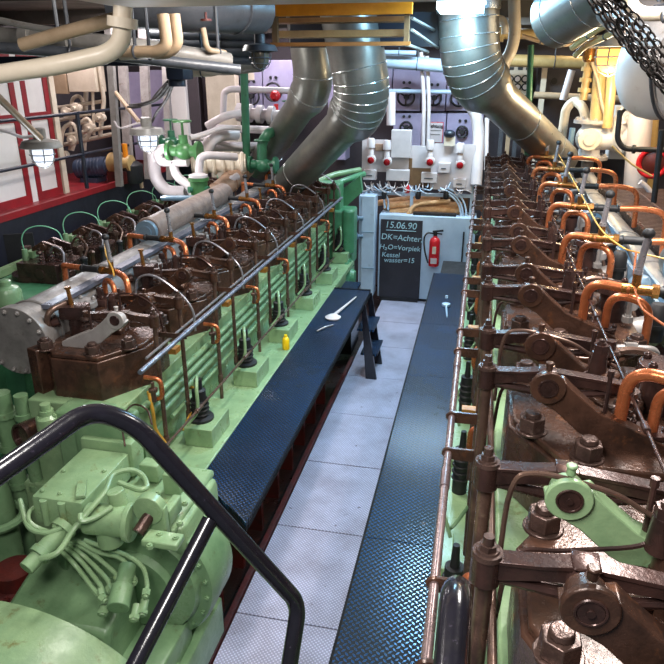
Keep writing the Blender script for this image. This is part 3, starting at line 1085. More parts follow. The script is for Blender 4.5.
# loose hoses over the chest
for nm, pts, r in (
        ('hose', [(20, 500, 1.36), (28, 526, 1.33), (45, 533, 1.32), (62, 528, 1.33)], .014),
        ('hose', [(42, 502, 1.35), (30, 511, 1.36), (30, 522, 1.34), (44, 530, 1.3), (66, 533, 1.3)], .012),
        ('hose', [(40, 559, 1.3), (58, 552, 1.33), (73, 530, 1.38), (88, 512, 1.44), (105, 492, 1.48), (113, 475, 1.5), (130, 470, 1.5), (142, 475, 1.46), (147, 486, 1.44), (140, 490, 1.44), (128, 486, 1.44), (118, 482, 1.46)], .0155),
        ('hose', [(80, 514, 1.44), (82, 521, 1.42), (96, 517, 1.42), (112, 507, 1.44)], .0155),
        ('cable', [(125, 446, 1.5), (122, 420, 1.6), (133, 405, 1.66), (147, 410, 1.66), (152, 425, 1.6)], .006),
):
    MB().tube(smooth([aZ(*p) for p in pts], 6), r, 9).build(nm, 'green_lt' if nm == 'hose' else 'brown', engl)
# fan of small pipes to the capped cylinder below
for k, pts in enumerate((
        [(62, 545, 1.22), (80, 560, 1.12), (100, 585, 1.06), (101, 592, 1.05)],
        [(64, 542, 1.22), (84, 556, 1.12), (106, 578, 1.06), (110, 588, 1.05)],
        [(68, 540, 1.22), (90, 552, 1.14), (112, 570, 1.06), (118, 578, 1.05)],
        [(76, 540, 1.22), (98, 552, 1.14), (120, 558, 1.1), (132, 572, 1.05), (133, 580, 1.05)],
        [(84, 540, 1.2), (106, 548, 1.16), (128, 556, 1.12), (143, 568, 1.08), (147, 584, 1.05), (146, 592, 1.04)],
        [(58, 548, 1.22), (76, 566, 1.1), (94, 590, 1.05), (102, 598, 1.04)])):
    P = [aZ(*p) for p in pts]
    b = MB().tube(smooth(P, 6), .0125, 9)
    d = (P[-1] - P[-2]).normalized()
    b.hexnut(P[-1] - d * .01, .024, .035, d)
    b.build('lube_pipe', 'green_lt', engl)
b = MB()
a, e = aZ(122, 590, 1.06), aZ(118, 607, 1.03)
d = (e - a).normalized()
b.cyl(a - d * .02, a + d * .1, .058, None, 26)
b.cyl(a - d * .14, a - d * .02, .045, None, 20)
b.build('oil_filter', 'green', engl, bevel=.004)
b = MB()
for px, py in ((106, 600), (137, 605), (145, 600)):
    c = aZ(px, py, 1.0)
    b = MB()
    b.cyl(c, c + d * .06, .022, None, 14)
    b.hexnut(c + d * .06, .03, .02, d)
    b.build('pipe_union', 'green_lt', engl)
# sloping guard in front and base flange
b = MB()
b.prism([(-2.42, 2.8, .9), (-2.42, 2.38, .78), (-2.42, 2.30, .3), (-2.42, 2.8, .3)], (.66, 0, 0))
b.build('sloping_guard', 'green', engl, bevel=.03)
b = MB()
b.span((-2.2, 2.4, .1), (-1.5, 2.85, .52), .03)
b.span((-1.55, 2.5, .05), (-1.45, 3.2, .35), .02)
b.hexnut((-1.5, 2.6, .35), .03, .03)
b.build('base_flange', 'green', engl, bevel=.02)
# big drum casing nearest the camera at the lower left
P = [aY(0, 602, 2.25), aY(62, 621, 2.25), aY(130, 664, 2.25)]
(ax, az), (bx, bz), (cx, cz) = [(p.x, p.z) for p in P]
dd = 2 * (ax * (bz - cz) + bx * (cz - az) + cx * (az - bz))
ux = ((ax ** 2 + az ** 2) * (bz - cz) + (bx ** 2 + bz ** 2) * (cz - az) + (cx ** 2 + cz ** 2) * (az - bz)) / dd
uz = ((ax ** 2 + az ** 2) * (cx - bx) + (bx ** 2 + bz ** 2) * (ax - cx) + (cx ** 2 + cz ** 2) * (bx - ax)) / dd
R = math.hypot(ax - ux, az - uz)
t = thing('generator', (ux, 1.6, -.12), 'big smooth light green generator drum at the lower left corner', 'generator')
MB().lathe((ux, 2.27, uz), (0, -1, 0), [(R - .02, 0), (R, .012), (R, 1.35), (R - .08, 1.42), (0, 1.45)], 72).build('drum', 'green_lt', t, ang=50)
b = MB()
for sx in (-1, 1):
    b.span((ux + sx * R * .6 - .12, 1.2, -.12), (ux + sx * R * .6 + .12, 2.0, uz - R * .7), .02)
b.build('foot', 'green', t)
# vertical green pipes at the left edge
for px, py, r, lab in ((6, 420, .06, 'green standpipe at the very left edge of the photo'), (27, 430, .045, 'slimmer green standpipe with couplings just right of the edge pipe')):
    p = aY(px, py, 3.35)
    b = MB()
    b.cyl((p.x, p.y, -.12), (p.x, p.y, 1.62), r, None, 18)
    for zz in (.9, 1.2, 1.45):
        b.cyl((p.x, p.y, zz), (p.x, p.y, zz + .04), r * 1.35, None, 18)
    o = b.build('standpipe', 'green')
    tag(o, lab, 'pipe')
p = aY(6, 520, 3.05)
b = MB()
b.tube(fil([(p.x - .05, p.y, .5), (p.x - .05, p.y, 1.2), (p.x - .6, p.y + .1, 1.35)], .25, 10), .105, 20)
b.torus((p.x - .05, p.y, .86), (0, 0, 1), .15, .03, 26, 8)
tag(b.build('elbow_pipe', 'green'), 'fat green elbow pipe with a ring flange at the left edge', 'pipe')
c = aZ(18, 588, .55)
b = MB()
b.lathe(c, (0, 0, 1), [(.2, 0), (.2, .05), (.12, .06), (.12, .16), (0, .165)], 26)
ring_of_bolts(b, c + V((0, 0, .05)), (0, 0, 1), .165, 10, .02, .025)
b.cyl((c.x, c.y, -.12), c, .1, None, 18)
tag(b.build('flanged_valve', 'redoxide'), 'dark red bolted flange above the green drum', 'valve')

# ------------------------------------------------------------------ SMALL ENGINE FAR LEFT
ef = thing('auxiliary_engine', (-4.7, 8.5, -.12), 'smaller green engine behind, with black cylinder heads and thin green hoses', 'engine')
b = MB()
b.span((-5.2, 4.3, .4), (-4.05, 11.2, 1.42), .02)
b.span((-5.35, 4.2, -.12), (-3.95, 11.3, .45), .02)
b.build('engine_block', 'green_mid', ef, bevel=.01)


def small_cyl(Y):
    X = -4.62
    b = MB()
    b.prism([(X - .28, Y - .24, 1.42), (X + .2, Y - .24, 1.42), (X + .3, Y - .14, 1.42), (X + .3, Y + .2, 1.42), (X - .28, Y + .24, 1.42)], (0, 0, .22))
    b.cyl((X + .22, Y - .1, 1.3), (X + .22, Y - .1, 1.56), .12, None, 20)
    b.cyl((X, Y - .25, 1.53), (X, Y - .235, 1.53), .06, None, 18)
    h = b.build('cylinder_head', 'brown_dk', ef, bevel=.006)
    for q, (dx, dy) in enumerate(((-.02, -.16), (.08, -.12), (.16, -.06), (.0, .1), (.14, .14))):
        b = MB()
        springcoil(b, (X + dx, Y + dy, 1.62), .032, .13, 4, .007)
        b.cyl((X + dx, Y + dy, 1.62), (X + dx, Y + dy, 1.8), .012, None, 8)
        b.cyl((X + dx, Y + dy, 1.75), (X + dx, Y + dy, 1.77), .04, .034, 14)
        b.build('valve_spring', 'nut', h)
    for dy in (-.08, .1):
        b = MB()
        b.prism([(X - .16, Y + dy - .02, 1.78), (X - .02, Y + dy - .02, 1.86), (X + .2, Y + dy - .02, 1.8), (X + .2, Y + dy - .02, 1.75), (X - .02, Y + dy - .02, 1.77), (X - .16, Y + dy - .02, 1.74)], (0, .045, 0))
        b.cyl((X, Y + dy - .05, 1.8), (X, Y + dy + .06, 1.8), .04, None, 14)
        b.cyl((X, Y + dy, 1.62), (X, Y + dy, 1.8), .025, None, 10)
        b.build('rocker_arm', 'brown' if dy < 0 else 'brown_dk', h, bevel=.003)
    for dx, dy in ((.3, -.2), (.3, .12)):
        b = MB()
        b.cyl((X + dx, Y + dy, 1.42), (X + dx, Y + dy, 1.72), .02, None, 10)
        b.hexnut((X + dx, Y + dy, 1.72), .04, .04)
        b.build('stud', 'rod', h)
    b = MB()
    b.cyl((X - .25, Y - .1, 1.64), (X - .25, Y - .1, 1.76), .04, .03, 12)
    b.span((X - .3, Y - .05, 1.64), (X - .2, Y + .12, 1.72), .01)
    b.build('indicator_valve', 'green', h)
    hose = MB()
    pts = [V((X - .25, Y - .1, 1.72)), V((X - .26, Y - .1, 1.88)), V((X - .2, Y - .06, 1.98)), V((X - .06, Y - .0, 2.01)), V((X + .08, Y + .06, 1.95)), V((X + .12, Y + .08, 1.84))]
    hose.tube(smooth(pts, 7), .0065, 8)
    hs = hose.build('hose', 'hose', ef)
    out = [h, hs]
    for dx, dy, r in ((.36, -.3, .05), (.42, -.02, .045), (.36, .24, .04)):
        b = MB()
        b.lathe((X + dx, Y + dy, 1.4), (0, 0, 1), [(r, 0), (r, .12), (r * .7, .14), (r * .7, .24), (r * .9, .25), (r * .9, .28), (r * .3, .3), (0, .3)], 14)
        out.append(b.build('fuel_pump', 'blackmatt' if dy < 0 else 'brown', ef))
    b = MB()
    b.tube(smooth([(X + .36, Y - .3, 1.68), (X + .34, Y - .26, 1.8), (X + .2, Y - .2, 1.84), (X + .06, Y - .12, 1.72)], 5), .012, 8)
    out.append(b.build('fuel_pipe', 'steel', ef))
    b = MB()
    b.tube(smooth([(X + .42, Y, 1.68), (X + .4, Y + .1, 1.78), (X + .25, Y + .16, 1.86), (X + .1, Y + .2, 1.7)], 5), .014, 8)
    out.append(b.build('fuel_pipe', 'brown', ef))
    return out


fs = small_cyl(6.35)
km = kidmap()
for k in range(1, 7):
    for o in fs:
        copy_tree(o, ef, (0, .78 * k, 0), km)
# open cylinder at the near end of the small engine
c = aZ(36, 274, 1.45)
b = MB()
b.lathe(c, (0, 0, 1), [(.21, -.12), (.25, -.1), (.25, .03), (.19, .03), (.185, -.1), (0, -.1)], 36)
b.build('cylinder_liner', 'brown_dk', ef)
b = MB()
p = aZ(30, 268, 1.45)
b.cyl(p, p + V((0, 0, .22)), .035, .035, 14)
b.cyl(p + V((0, 0, .22)), p + V((0, 0, .26)), .055, None, 16)
b.build('stud', 'nut', ef)
b = MB()
p = aZ(17, 262, 1.42)
b.box(p + V((0, .05, .17)), (.4, .03, .34), Matrix.Rotation(.5, 4, 'Z'))
b.build('black_plate', 'blackmatt', ef)
for px, py in ((9, 257), (17, 254)):
    p = aZ(px, py, 1.42)
    MB().cyl(p, p + V((0, 0, .38)), .03, None, 12).hexnut(p + V((0, 0, .3)), .045, .05).build('stud', 'brown_dk', ef)
p = aY(8, 300, 4.6)
b = MB()
b.lathe((p.x, p.y, p.z - .13), (0, 0, 1), [(.1, 0), (.135, .02), (.135, .05), (.12, .06), (.12, .2), (.1, .24), (.05, .26), (.05, .3), (.035, .31), (0, .31)], 24)
b.build('filter_pot', 'green', ef)
b = MB().span((p.x - .1, p.y - .1, .3), (p.x + .1, p.y + .1, p.z - .13), .02)
b.build('pot_pedestal', 'green_mid', ef)
o = MB().box((aZ(68, 323, 1.5).x, 5.1, 1.44), (.16, 1.2, .04), Matrix.Rotation(.06, 4, 'Z')).build('cover_strip', 'green_mid', ef)
# light scuttle strip along the far side of the small engine
MB().span((-5.3, 4.4, 1.42), (-5.2, 11.1, 1.5)).build('edge_strip', 'green_lt', ef)

# ------------------------------------------------------------------ STAIR HANDRAIL (near)
t = thing('stair_handrail', aD(208, 528, 1.7) - V((0, 0, 1.2)), 'bent glossy black stair handrail crossing the lower left foreground', 'handrail')
pts = [aD(-30, 494, 1.3), aD(90, 409, 1.5), aD(112, 410, 1.53), aD(135, 424, 1.55), aD(212, 513, 1.68), aD(299, 604, 1.85), aD(284, 700, 1.8)]
lead = pts[0] + (pts[0] - pts[1]) * 2.2
path = fil([lead, pts[1], pts[3], pts[5], pts[6] + (pts[6] - pts[5]) * 1.6], [.09, .12, .045], 10)
MB().tube(path, .0235, 18).build('top_rail', 'black', t, ang=60)
a = aD(210, 520, 1.68)
MB().tube([a, a + (aD(122, 690, 1.5) - a) * 2.2], .021, 18).build('post', 'black', t, ang=60)
t = thing('stair_handrail', aD(456, 640, 1.0) - V((0, 0, 1.0)), 'short black handrail end standing beside the right engine, bottom edge of view', 'handrail')
pts = [aD(444, 760, .8), aD(455, 596, 1.0), aD(458, 588, 1.12), aD(458, 660, 1.25)]
MB().tube(fil(pts, .04, 8), .0235, 18).build('top_rail', 'black', t, ang=60)
# ================================================================== BACKGROUND
def bx(b, x0, y0, x1, y1, Y, depth, bev=0):
    """box whose front face spans the given picture rectangle on the plane at distance Y"""
    a, c = aY(x0, y0, Y), aY(x1, y1, Y)
    xa = (aY(x0, (y0 + y1) / 2, Y)).x
    xb = (aY(x1, (y0 + y1) / 2, Y)).x
    ym = (x0 + x1) / 2
    za, zb = aY(ym, y0, Y).z, aY(ym, y1, Y).z
    b.span((xa, Y, zb), (xb, Y + depth, za), bev)
    return b


def boxthing(name, label, cat, mat, rect, Y, depth, group=None, bev=.01):
    o = bx(MB(), *rect, Y, depth).build(name, mat, bevel=bev)
    return tag(o, label, cat, group)


def pipe(label, mat, r, pts, rad=.12, name='pipe', cat='pipe', flanges=()):
    P = [aY(*p) for p in pts]
    o = pipe_(label, mat, r, P, rad, name, cat, flanges)
    L = [(P[i + 1] - P[i]) for i in range(len(P) - 1)]
    k = max(range(len(L)), key=lambda i: L[i].length)
    c = P[k].lerp(P[k + 1], .62)
    if c.z > 3.35 and abs(L[k].normalized().z) < .5 and c.y > 3.3:
        b = MB()
        b.cyl(c, (c.x, c.y, 4.41), .011, None, 8)
        b.torus(c, L[k], r * 1.02, .008, 18, 6)
        b.build('hanger', 'pipedark', o)
    return o


def pipe_(label, mat, r, P, rad, name, cat, flanges):
    b = MB()
    b.tube(fil(P, rad, 7) if len(P) > 2 else P, r, 14)
    for i, f in flanges:
        d = (P[i + 1] - P[i]).normalized()
        c = P[i].lerp(P[i + 1], f)
        b.cyl(c - d * r * .5, c + d * r * .5, r * 1.6, None, 18)
    return tag(b.build(name, mat, ang=55), label, cat)


# ---- lockers and machinery niche on the side gallery
def locker(y0, y1, label):
    t = thing('locker', (-5.95, (y0 + y1) / 2, 1.93), label, 'locker')
    b = MB()
    b.span((-6.3, y0, 1.93), (-5.96, y1, 3.8))
    b.build('body', 'whitepanel', t)
    b = MB()
    for a, c in ((y0, y0 + .1), (y1 - .1, y1)):
        b.span((-5.97, a, 1.93), (-5.925, c, 3.8))
    for za, zb in ((1.93, 2.04), (2.98, 3.08), (3.7, 3.8)):
        b.span((-5.97, y0 + .1, za), (-5.925, y1 - .1, zb))
    b.build('frame', 'red', t)
    MB().span((-5.965, y0 + .1, 2.04), (-5.94, y1 - .1, 2.98)).build('door', 'whitepanel', t)
    MB().span((-5.965, y0 + .1, 3.08), (-5.94, y1 - .1, 3.7)).build('door', 'whitepanel', t)


locker(5.4, 6.9, 'white locker in a red frame, cut off by the left edge of the photo')
locker(6.92, 7.95, 'white locker in a red frame behind the nearer lit cage lamp')
locker(8.08, 8.66, 'narrow white locker in a red frame, last before the pipework niche')
b = MB().span((-6.2, 7.955, 1.93), (-5.93, 8.075, 3.8)).build('filler_panel', 'whitepanel')
tag(b, 'plain white strip between the two red framed lockers', 'panel')
b = MB().span((-6.3, 8.67, 1.93), (-5.9, 8.78, 3.8)).build('post', 'cream')
tag(b, 'slim cream post at the right end of the red framed lockers', 'post')
struct(MB().span((-7.1, 8.8, 1.93), (-7.0, 12.6, 4.7)).build('trim_6', 'walldark'))
boxthing('control_box', 'beige pinkish control box with a grey latch above the niche pipework', 'box', 'cream', (67, 62, 95, 92), 10.0, .3)
boxthing('door_panel', 'olive brown panel left of the beige control box', 'panel', 'tan', (51, 63, 66, 94), 10.0, .06)
t = thing('pump_unit', (-6.3, 10, 1.93), 'cluster of cream pipes and valves in the niche above the blue motor', 'pump')
rnd = random.Random(3)
def pp(pts, r, mat='cream'):
    MB().tube(fil([aY(*p) for p in pts], .08, 6), r, 10).build('pipe', mat, t)
pp([(56, 108, 10.2), (105, 101, 10.2)], .03)
pp([(58, 146, 10.2), (118, 133, 10.2)], .035)
pp([(66, 135, 10.0), (110, 127, 10.0), (117, 128, 10.0)], .03)
pp([(98, 62, 10.1), (104, 100, 10.1), (100, 136, 10.1)], .035)
pp([(92, 70, 10.1), (94, 135, 10.1)], .025)
pp([(60, 150, 10), (63, 128, 10), (72, 122, 10), (78, 132, 10), (72, 150, 10)], .035)
pp([(70, 150, 10.3), (72, 98, 10.3), (80, 95, 10.3), (86, 110, 10.3)], .03)
pp([(78, 125, 10), (88, 117, 10), (93, 128, 10), (86, 140, 10)], .03)
pp([(84, 150, 10.4), (86, 92, 10.4)], .04)
pp([(60, 120, 10.1), (90, 114, 10.1)], .028)
pp([(118, 156, 9.9), (128, 160, 9.9), (140, 175, 9.9), (142, 188, 9.9)], .03, 'tan')
for px, py in ((66, 112), (76, 108), (100, 118), (72, 140), (90, 128), (63, 155)):
    c = aY(px, py, 9.95)
    MB().lathe(c, (0, -1, 0), [(.06, -.1), (.06, 0), (.08, .0), (.08, .03), (.03, .04), (.03, .1), (0, .1)], 16).build('valve', 'cream', t)
c0, c1 = aY(78, 169, 9.8), aY(108, 166, 9.8)
t = thing('electric_motor', (c0 + c1) / 2 - V((0, 0, .2)), 'dark blue electric motor lying on the red gallery floor', 'motor')
b = MB()
b.cyl(c0, c1, .15, None, 24)
for k in range(7):
    b.torus(c0.lerp(c1, .15 + k * .11), c1 - c0, .15, .009, 24, 6)
b.build('body', 'bluemotor', t)
MB().cyl(c1, c1 + (c1 - c0) * .12, .12, .1, 20).cyl(c1, c1 + (c1 - c0) * .3, .03, None, 10).build('end_shield', 'bluemotor', t)
z0 = (c0.z + c1.z) / 2
MB().span(((c0.x * .8 + c1.x * .2), 9.65, 1.93), ((c0.x * .25 + c1.x * .75), 9.95, max(1.97, z0 - .15))).build('foot', 'bluemotor', t)
c = aY(118, 163, 9.8)
t = thing('pump', c - V((0, 0, .2)), 'brassy orange pump with fittings to the right of the blue motor', 'pump')
MB().lathe(c, (1, 0, 0), [(.1, -.16), (.16, -.12), (.17, .06), (.1, .1), (.1, .2), (.13, .2), (.13, .24), (0, .25)], 22).build('casing', 'yellowpipe', t)
MB().cyl(c, c + V((0, 0, .36)), .05, .04, 14).cyl(c + V((.15, 0, 0)), c + V((.15, 0, .3)), .04, None, 12).build('valve', 'orange', t)
MB().span(c + V((-.15, -.12, -.3)), c + V((.18, .12, -.12))).build('foot', 'redoxide', t)
c = aY(132, 170, 9.9)
o = MB().lathe(c - V((0, 0, .2)), (0, 0, 1), [(.16, 0), (.18, .05), (.18, .28), (.1, .34), (0, .35)], 20).build('canister', 'blackmatt')
tag(o, 'black round canister between the orange pump and the tall cabinets', 'canister')

# ---- guard rail along the gallery edge
t = thing('guard_rail', (-5.66, 8.5, 1.93), 'dark navy guard rail with thin posts along the red gallery', 'railing')
za, zb = aX(40, 117, -5.66).z, aX(50, 161, -5.66).z
for z in (za, zb):
    MB().cyl((-5.66, 4.0, z), (-5.66, 12.4, z), .022, None, 10).build('rail', 'navy', t)
for px, py in ((86, 180), (151, 130), (203, 130)):
    y = aX(px, py, -5.66).y
    MB().cyl((-5.66, y, 1.985), (-5.66, y, za + .02), .03, None, 12).build('post', 'navy', t)

# ---- tall cabinets, posts and panels at the far left
boxthing('tall_cabinet', 'pinkish white tall cabinet left of the hanging black cables', 'cabinet', 'lilac', (131, 72, 146, 160), 11.6, .5)
boxthing('tall_cabinet', 'pale tall cabinet with a round black knob behind the black cables', 'cabinet', 'lilac', (149, 70, 166, 160), 11.7, .5)
boxthing('tall_cabinet', 'bright lilac white tall cabinet right of the black cables', 'cabinet', 'whitepanel', (172, 70, 187, 158), 11.5, .5)
boxthing('bulkhead_panel', 'brownish flat panel right of the bright lilac cabinet', 'panel', 'wallback', (188, 70, 201, 178), 11.6, .2)
boxthing('bulkhead_panel', 'wide beige flat panel left of the green standing pipe', 'panel', 'cream', (208, 66, 237, 178), 11.6, .2)
for i, (x, y0, x2, y1, Y, lab) in enumerate(((108, 62, 114, 125, 9.4, 'grey upright channel beside the niche pipework'),
                                             (119, 62, 127, 130, 10.2, 'pale grey upright channel left of the pinkish tall cabinet'),
                                             (141, 60, 149, 150, 10.2, 'pale grey upright channel in front of the pinkish tall cabinet'),
                                             (164, 85, 170, 155, 10.2, 'pale grey upright channel left of the bright lilac cabinet'))):
    a, c = aY(x, y0, Y), aY(x2, y1, Y)
    w = abs(aY(x2, y0, Y).x - a.x)
    o = MB().prism([(a.x, Y, a.z + .5), (a.x + w, Y, a.z + .5), (c.x, Y, 1.931), (c.x - w, Y, 1.931)], (0, .08, 0)).build('upright', 'pale_grey' if i else 'pipegrey')
    tag(o, lab, 'post')
o = MB().tube([aY(112, 88, 9.6), aY(139, 122, 8.6)], .03, 8).build('lamp_bracket', 'tan')
tag(o, 'slanted tan strut running down to the second lit cage lamp', 'bracket')
o = MB().tube(smooth([aY(114, 121, 8.3), aY(120, 128, 8.3), aY(135, 124, 8.3), aY(142, 123, 8.3)], 6), .012, 8).build('lamp_cable', 'white')
tag(o, 'thin white cable drooping to the second lit cage lamp', 'cable')
o = MB().tube([aD(-15, 84, 4.9), aD(40, 138, 5.9)], .03, 10).build('lamp_bracket', 'tan')
tag(o, 'slanted tan strut running down to the nearer lit cage lamp at left', 'bracket')
o = MB().tube(smooth([aD(-10, 128, 5.7), aD(8, 132, 5.8), aD(22, 137, 5.9), aD(33, 136, 5.95)], 6), .014, 8).build('lamp_cable', 'white')
tag(o, 'pale cable feeding the nearer lit cage lamp from the left edge', 'cable')


def cage_lamp(c, k, label, glass, metal, lit=None):
    t = thing('cage_lamp', c, label, 'lamp')
    L = lambda pr: [(r * k, h * k) for r, h in pr]
    MB().lathe(c, (0, 0, -1), L([(.04, -.16), (.06, -.15), (.06, -.06), (.17, -.04), (.2, .02), (.19, .025), (.1, -.01), (0, -.01)]), 30).build('shade', metal, t)
    MB().lathe(c, (0, 0, -1), L([(.095, 0), (.1, .02), (.1, .1), (.085, .16), (.05, .195), (0, .205)]), 24).build('globe', glass, t)
    b = MB()
    for h, R in ((.03, .116), (.09, .118), (.15, .102)):
        b.torus(c - V((0, 0, h * k)), (0, 0, 1), R * k, .006 * k, 24, 5)
    for q in range(6):
        a = q * PI / 3 + .2
        d = V((math.cos(a), math.sin(a), 0))
        b.tube([c + d * R * k - V((0, 0, h * k)) for R, h in ((.112, 0), (.118, .06), (.112, .13), (.08, .19), (.0, .225))], .006 * k, 5)
    b.build('cage', metal, t)
    return t


c1 = aX(41, 145, -4.0)
cage_lamp(c1, .95, 'lit cage lamp with a round grey shade, nearest on the left', 'bulb', 'pipegrey')
c2 = aX(147, 132, -4.0)
cage_lamp(c2, 1.1, 'lit cage lamp farther back, above the white bent pipes', 'bulb', 'pipegrey')
c3 = aY(260, 49, 6.1)
cage_lamp(c3, .8, 'unlit grey cage lamp left of the orange louvred frame', 'glassgrey', 'pipedark')
c4 = aY(613, 44, 8.5)
cage_lamp(c4, 1.5, 'lit warm yellow cage lamp beside the white tank on the right', 'bulbwarm', 'pipegrey')

# ---- overhead: orange louvred frame, three sheet metal exhaust trunks
YH = 6.5
t = thing('louvre_frame', aY(340, 44, YH), 'orange louvred ventilation frame hanging over the exhaust trunks', 'vent')
bx(MB(), 264, 3, 412, 15, YH, .08).build('top_beam', 'orange', t)
for y0, y1 in ((17, 22), (30, 37)):
    bx(MB(), 272, y0, 405, y1, YH + .12, .22).build('louvre', 'louvre', t)
bx(MB(), 270, 42, 410, 46, YH, .05).build('bottom_beam', 'orangedull', t)
for x in (272, 404):
    bx(MB(), x, 14, x + 5, 43, YH + .02, .06).build('upright', 'wood', t)
b = MB()
a, c = aY(268, 8, YH + .1), aY(412, 44, YH + .1)
b.span((a.x, YH + .85, c.z), (c.x + .25, YH + .9, a.z))
b.build('back_panel', 'coaming', t)
for x0, y0, x1, y1 in ((412, 18, 434, 30), (412, 30, 438, 48), (405, 44, 428, 52)):
    MB().tube([aY(x0, y0, YH + .05), aY(x1, y1, YH + .8)], .016, 6).build('side_strut', 'pipegrey', t)


def trunk(label, pts, r, seams=(), r2=None):
    t = thing('exhaust_trunk', pts[-1], label, 'exhaust pipe')
    P = fil(pts, r * 1.0, 12)
    r2 = r2 or r
    Q = P[:-1] + [P[-2].lerp(P[-1], .12), P[-1]]
    MB().tube(Q, [r] * (len(P) - 1) + [r2, r2], 40).build('lagging', 'alu', t, ang=50)
    for f in seams:
        n = len(P) - 1
        j = min(n - 1, int(f * n))
        p = P[j].lerp(P[j + 1], f * n - j)
        d = (P[j + 1] - P[j]).normalized()
        MB().torus(p, d, (r if f * n <= n - 1 else r2) * 1.001, .0055, 40, 6).build('seam_band', 'alu_edge', t)
    return t


trunk('front silver exhaust trunk of the pair rising from the left engine, with ribbed elbow', [aY(347, 2, 7.4), aY(365, 103, 7.5), aY(288, 184, 9.0)], .3,
      (.064, .16, .27, .38, .49, .6, .71, .985, .997), .225)
trunk('darker exhaust trunk behind the ribbed one, rising from the left engine', [aY(306, 10, 8.6), aY(315, 86, 8.6), aY(258, 168, 9.7)], .25, (.3, .75, .98), .2)
rtrunk = trunk('silver exhaust trunk descending to the far end of the right engine', [aY(468, -8, 7.2), aY(470, 72, 7.2), aY(562, 160, 9.0)], .29,
      (.04, .065, .16, .3, .42, .55, .68, .96, .985), .21)
trunk('short silver trunk under the ceiling at the upper right', [aY(553, 20, 6.3), aY(640, -32, 5.6)], .23, (.12, .5))
MB().cyl(aY(468, -6, 7.2), aY(468, 12, 7.2), .31, None, 36).build('collar', 'alu_edge', rtrunk)

# fluorescent fitting by the right trunk
t = thing('ceiling_light', aY(448, 6, 6.3), 'bright bluish white fluorescent ceiling light next to the right trunk', 'lamp')
p = aY(436, 7, 6.3)
q = aY(486, 7, 6.3)
MB().span((p.x, 6.1, p.z + .04), (q.x, 6.7, p.z + .12)).build('housing', 'white', t)
MB().span((p.x + .02, 6.12, p.z - .03), (q.x - .02, 6.68, p.z + .04)).build('diffuser', 'tubelamp', t)

# ---- ceiling pipes, upper left
pipe('bright cream pipe along the top left, bending up into the beige duct', 'cream', .04, [(-20, 77, 2.75), (60, 65, 2.8), (108, 54, 2.85), (122, 42, 2.85), (123, 6, 2.85)], .14, flanges=((3, .55),))
pipe('tan pipe slanting up towards the beige duct at upper left', 'tan', .032, [(22, 45, 3.1), (70, 31, 3.1), (120, 18, 3.1)], .1)
pipe('thin grey conduit at the top left edge', 'pipegrey', .018, [(-10, 18, 3.6), (30, 27, 3.6), (75, 33, 3.6)], .1, 'conduit')
pipe('fat grey pipe under the ceiling behind the tan one', 'pipegrey', .06, [(-10, 36, 4.2), (120, 45, 4.3), (230, 62, 4.8)], .2, flanges=((0, .3), (0, .6)))
pipe('grey pipe just below the fat one at upper left', 'pipedark', .035, [(-10, 47, 4.0), (120, 56, 4.2), (240, 70, 4.6)], .2)
pipe('left of two beige pipes bending up into the duct', 'tan', .036, [(100, 52, 4.0), (158, 52, 4.0), (167, 45, 4.0), (163, 14, 4.0)], .16)
pipe('right of two beige pipes bending up into the duct', 'tan', .036, [(120, 54, 4.1), (168, 53, 4.1), (178, 44, 4.1), (174, 14, 4.1)], .16)
pipe('broad grey air duct with a rounded edge right of the two bent pipes', 'pipedark', .17, [(112, 0, 4.6), (190, 6, 4.7), (258, 10, 5.4)], .4, 'air_duct', 'duct')
pipe('thin pipe drop left of the dark pipe bundle', 'tan', .02, [(203, 28, 4.6), (207, 50, 4.6), (225, 53, 4.8)], .05)
for i, (y, r, lab) in enumerate(((36, .055, 'topmost dark pipe of the bundle left of the orange frame'),
                                 (44, .05, 'second dark pipe from the top of the bundle left of the orange frame'),
                                 (52, .06, 'third dark pipe from the top of the bundle left of the orange frame'),
                                 (60, .05, 'lowest dark pipe of the bundle left of the orange frame'))):
    pipe(lab, 'pipedark', r * .8, [(150, y - 2, 6.6), (262, y + 1, 7.0)], .1)
pipe('pinkish silver pipe ending left of the unlit cage lamp', 'alu', .085, [(192, 66, 7.2), (228, 67, 7.2), (262, 63, 7.2)], .1)
pipe('short cream pipe below the navy junction box', 'cream', .05, [(182, 71, 6.0), (215, 71, 6.0), (226, 64, 6.2)], .1)
o = MB().span((aY(-20, 60, 5.4).x, 5.4, aY(40, 66, 5.4).z), (aY(196, 60, 5.4).x, 5.55, aY(100, 56, 5.4).z)).build('girder', 'navy')
tag(o, 'dark navy girder running under the ceiling pipes at upper left', 'beam')
t = thing('junction_box', aY(176, 80, 5.3), 'dark navy junction box with black cables hanging from its underside', 'box')
bx(MB(), 165, 58, 183, 80, 5.2, .2, .02).build('body', 'navy', t)
p = aY(174, 80, 5.25)
MB().cyl(p + V((0, .05, -.05)), p + V((0, .05, .05)), .07, None, 16).build('gland', 'navy', t)
for i, pts in enumerate(([(172, 83), (160, 98), (140, 106), (128, 107)], [(170, 82), (155, 99), (140, 104), (130, 105)], [(173, 84), (166, 100), (157, 112), (152, 122)], [(168, 82), (162, 88), (155, 96), (152, 100)])):
    MB().tube(smooth([aY(x, y, 5.3 + .9 * k) for k, (x, y) in enumerate(pts)], 6), .014, 8).build('cable', 'blackmatt', t)
c = aY(206, 19, 4.4)
o = MB().lathe(c, (0, 0, -1), [(.008, -.04), (.008, 0), (.035, .0), (.035, .012), (0, .014)], 16).build('handwheel', 'redoxide')
tag(o, 'tiny dark red handwheel under the grey air duct', 'handwheel')
boxthing('terminal_block', 'small teal lit terminal block left of the orange frame', 'box', 'bluegrey', (252, 12, 258, 30), 6.2, .1)

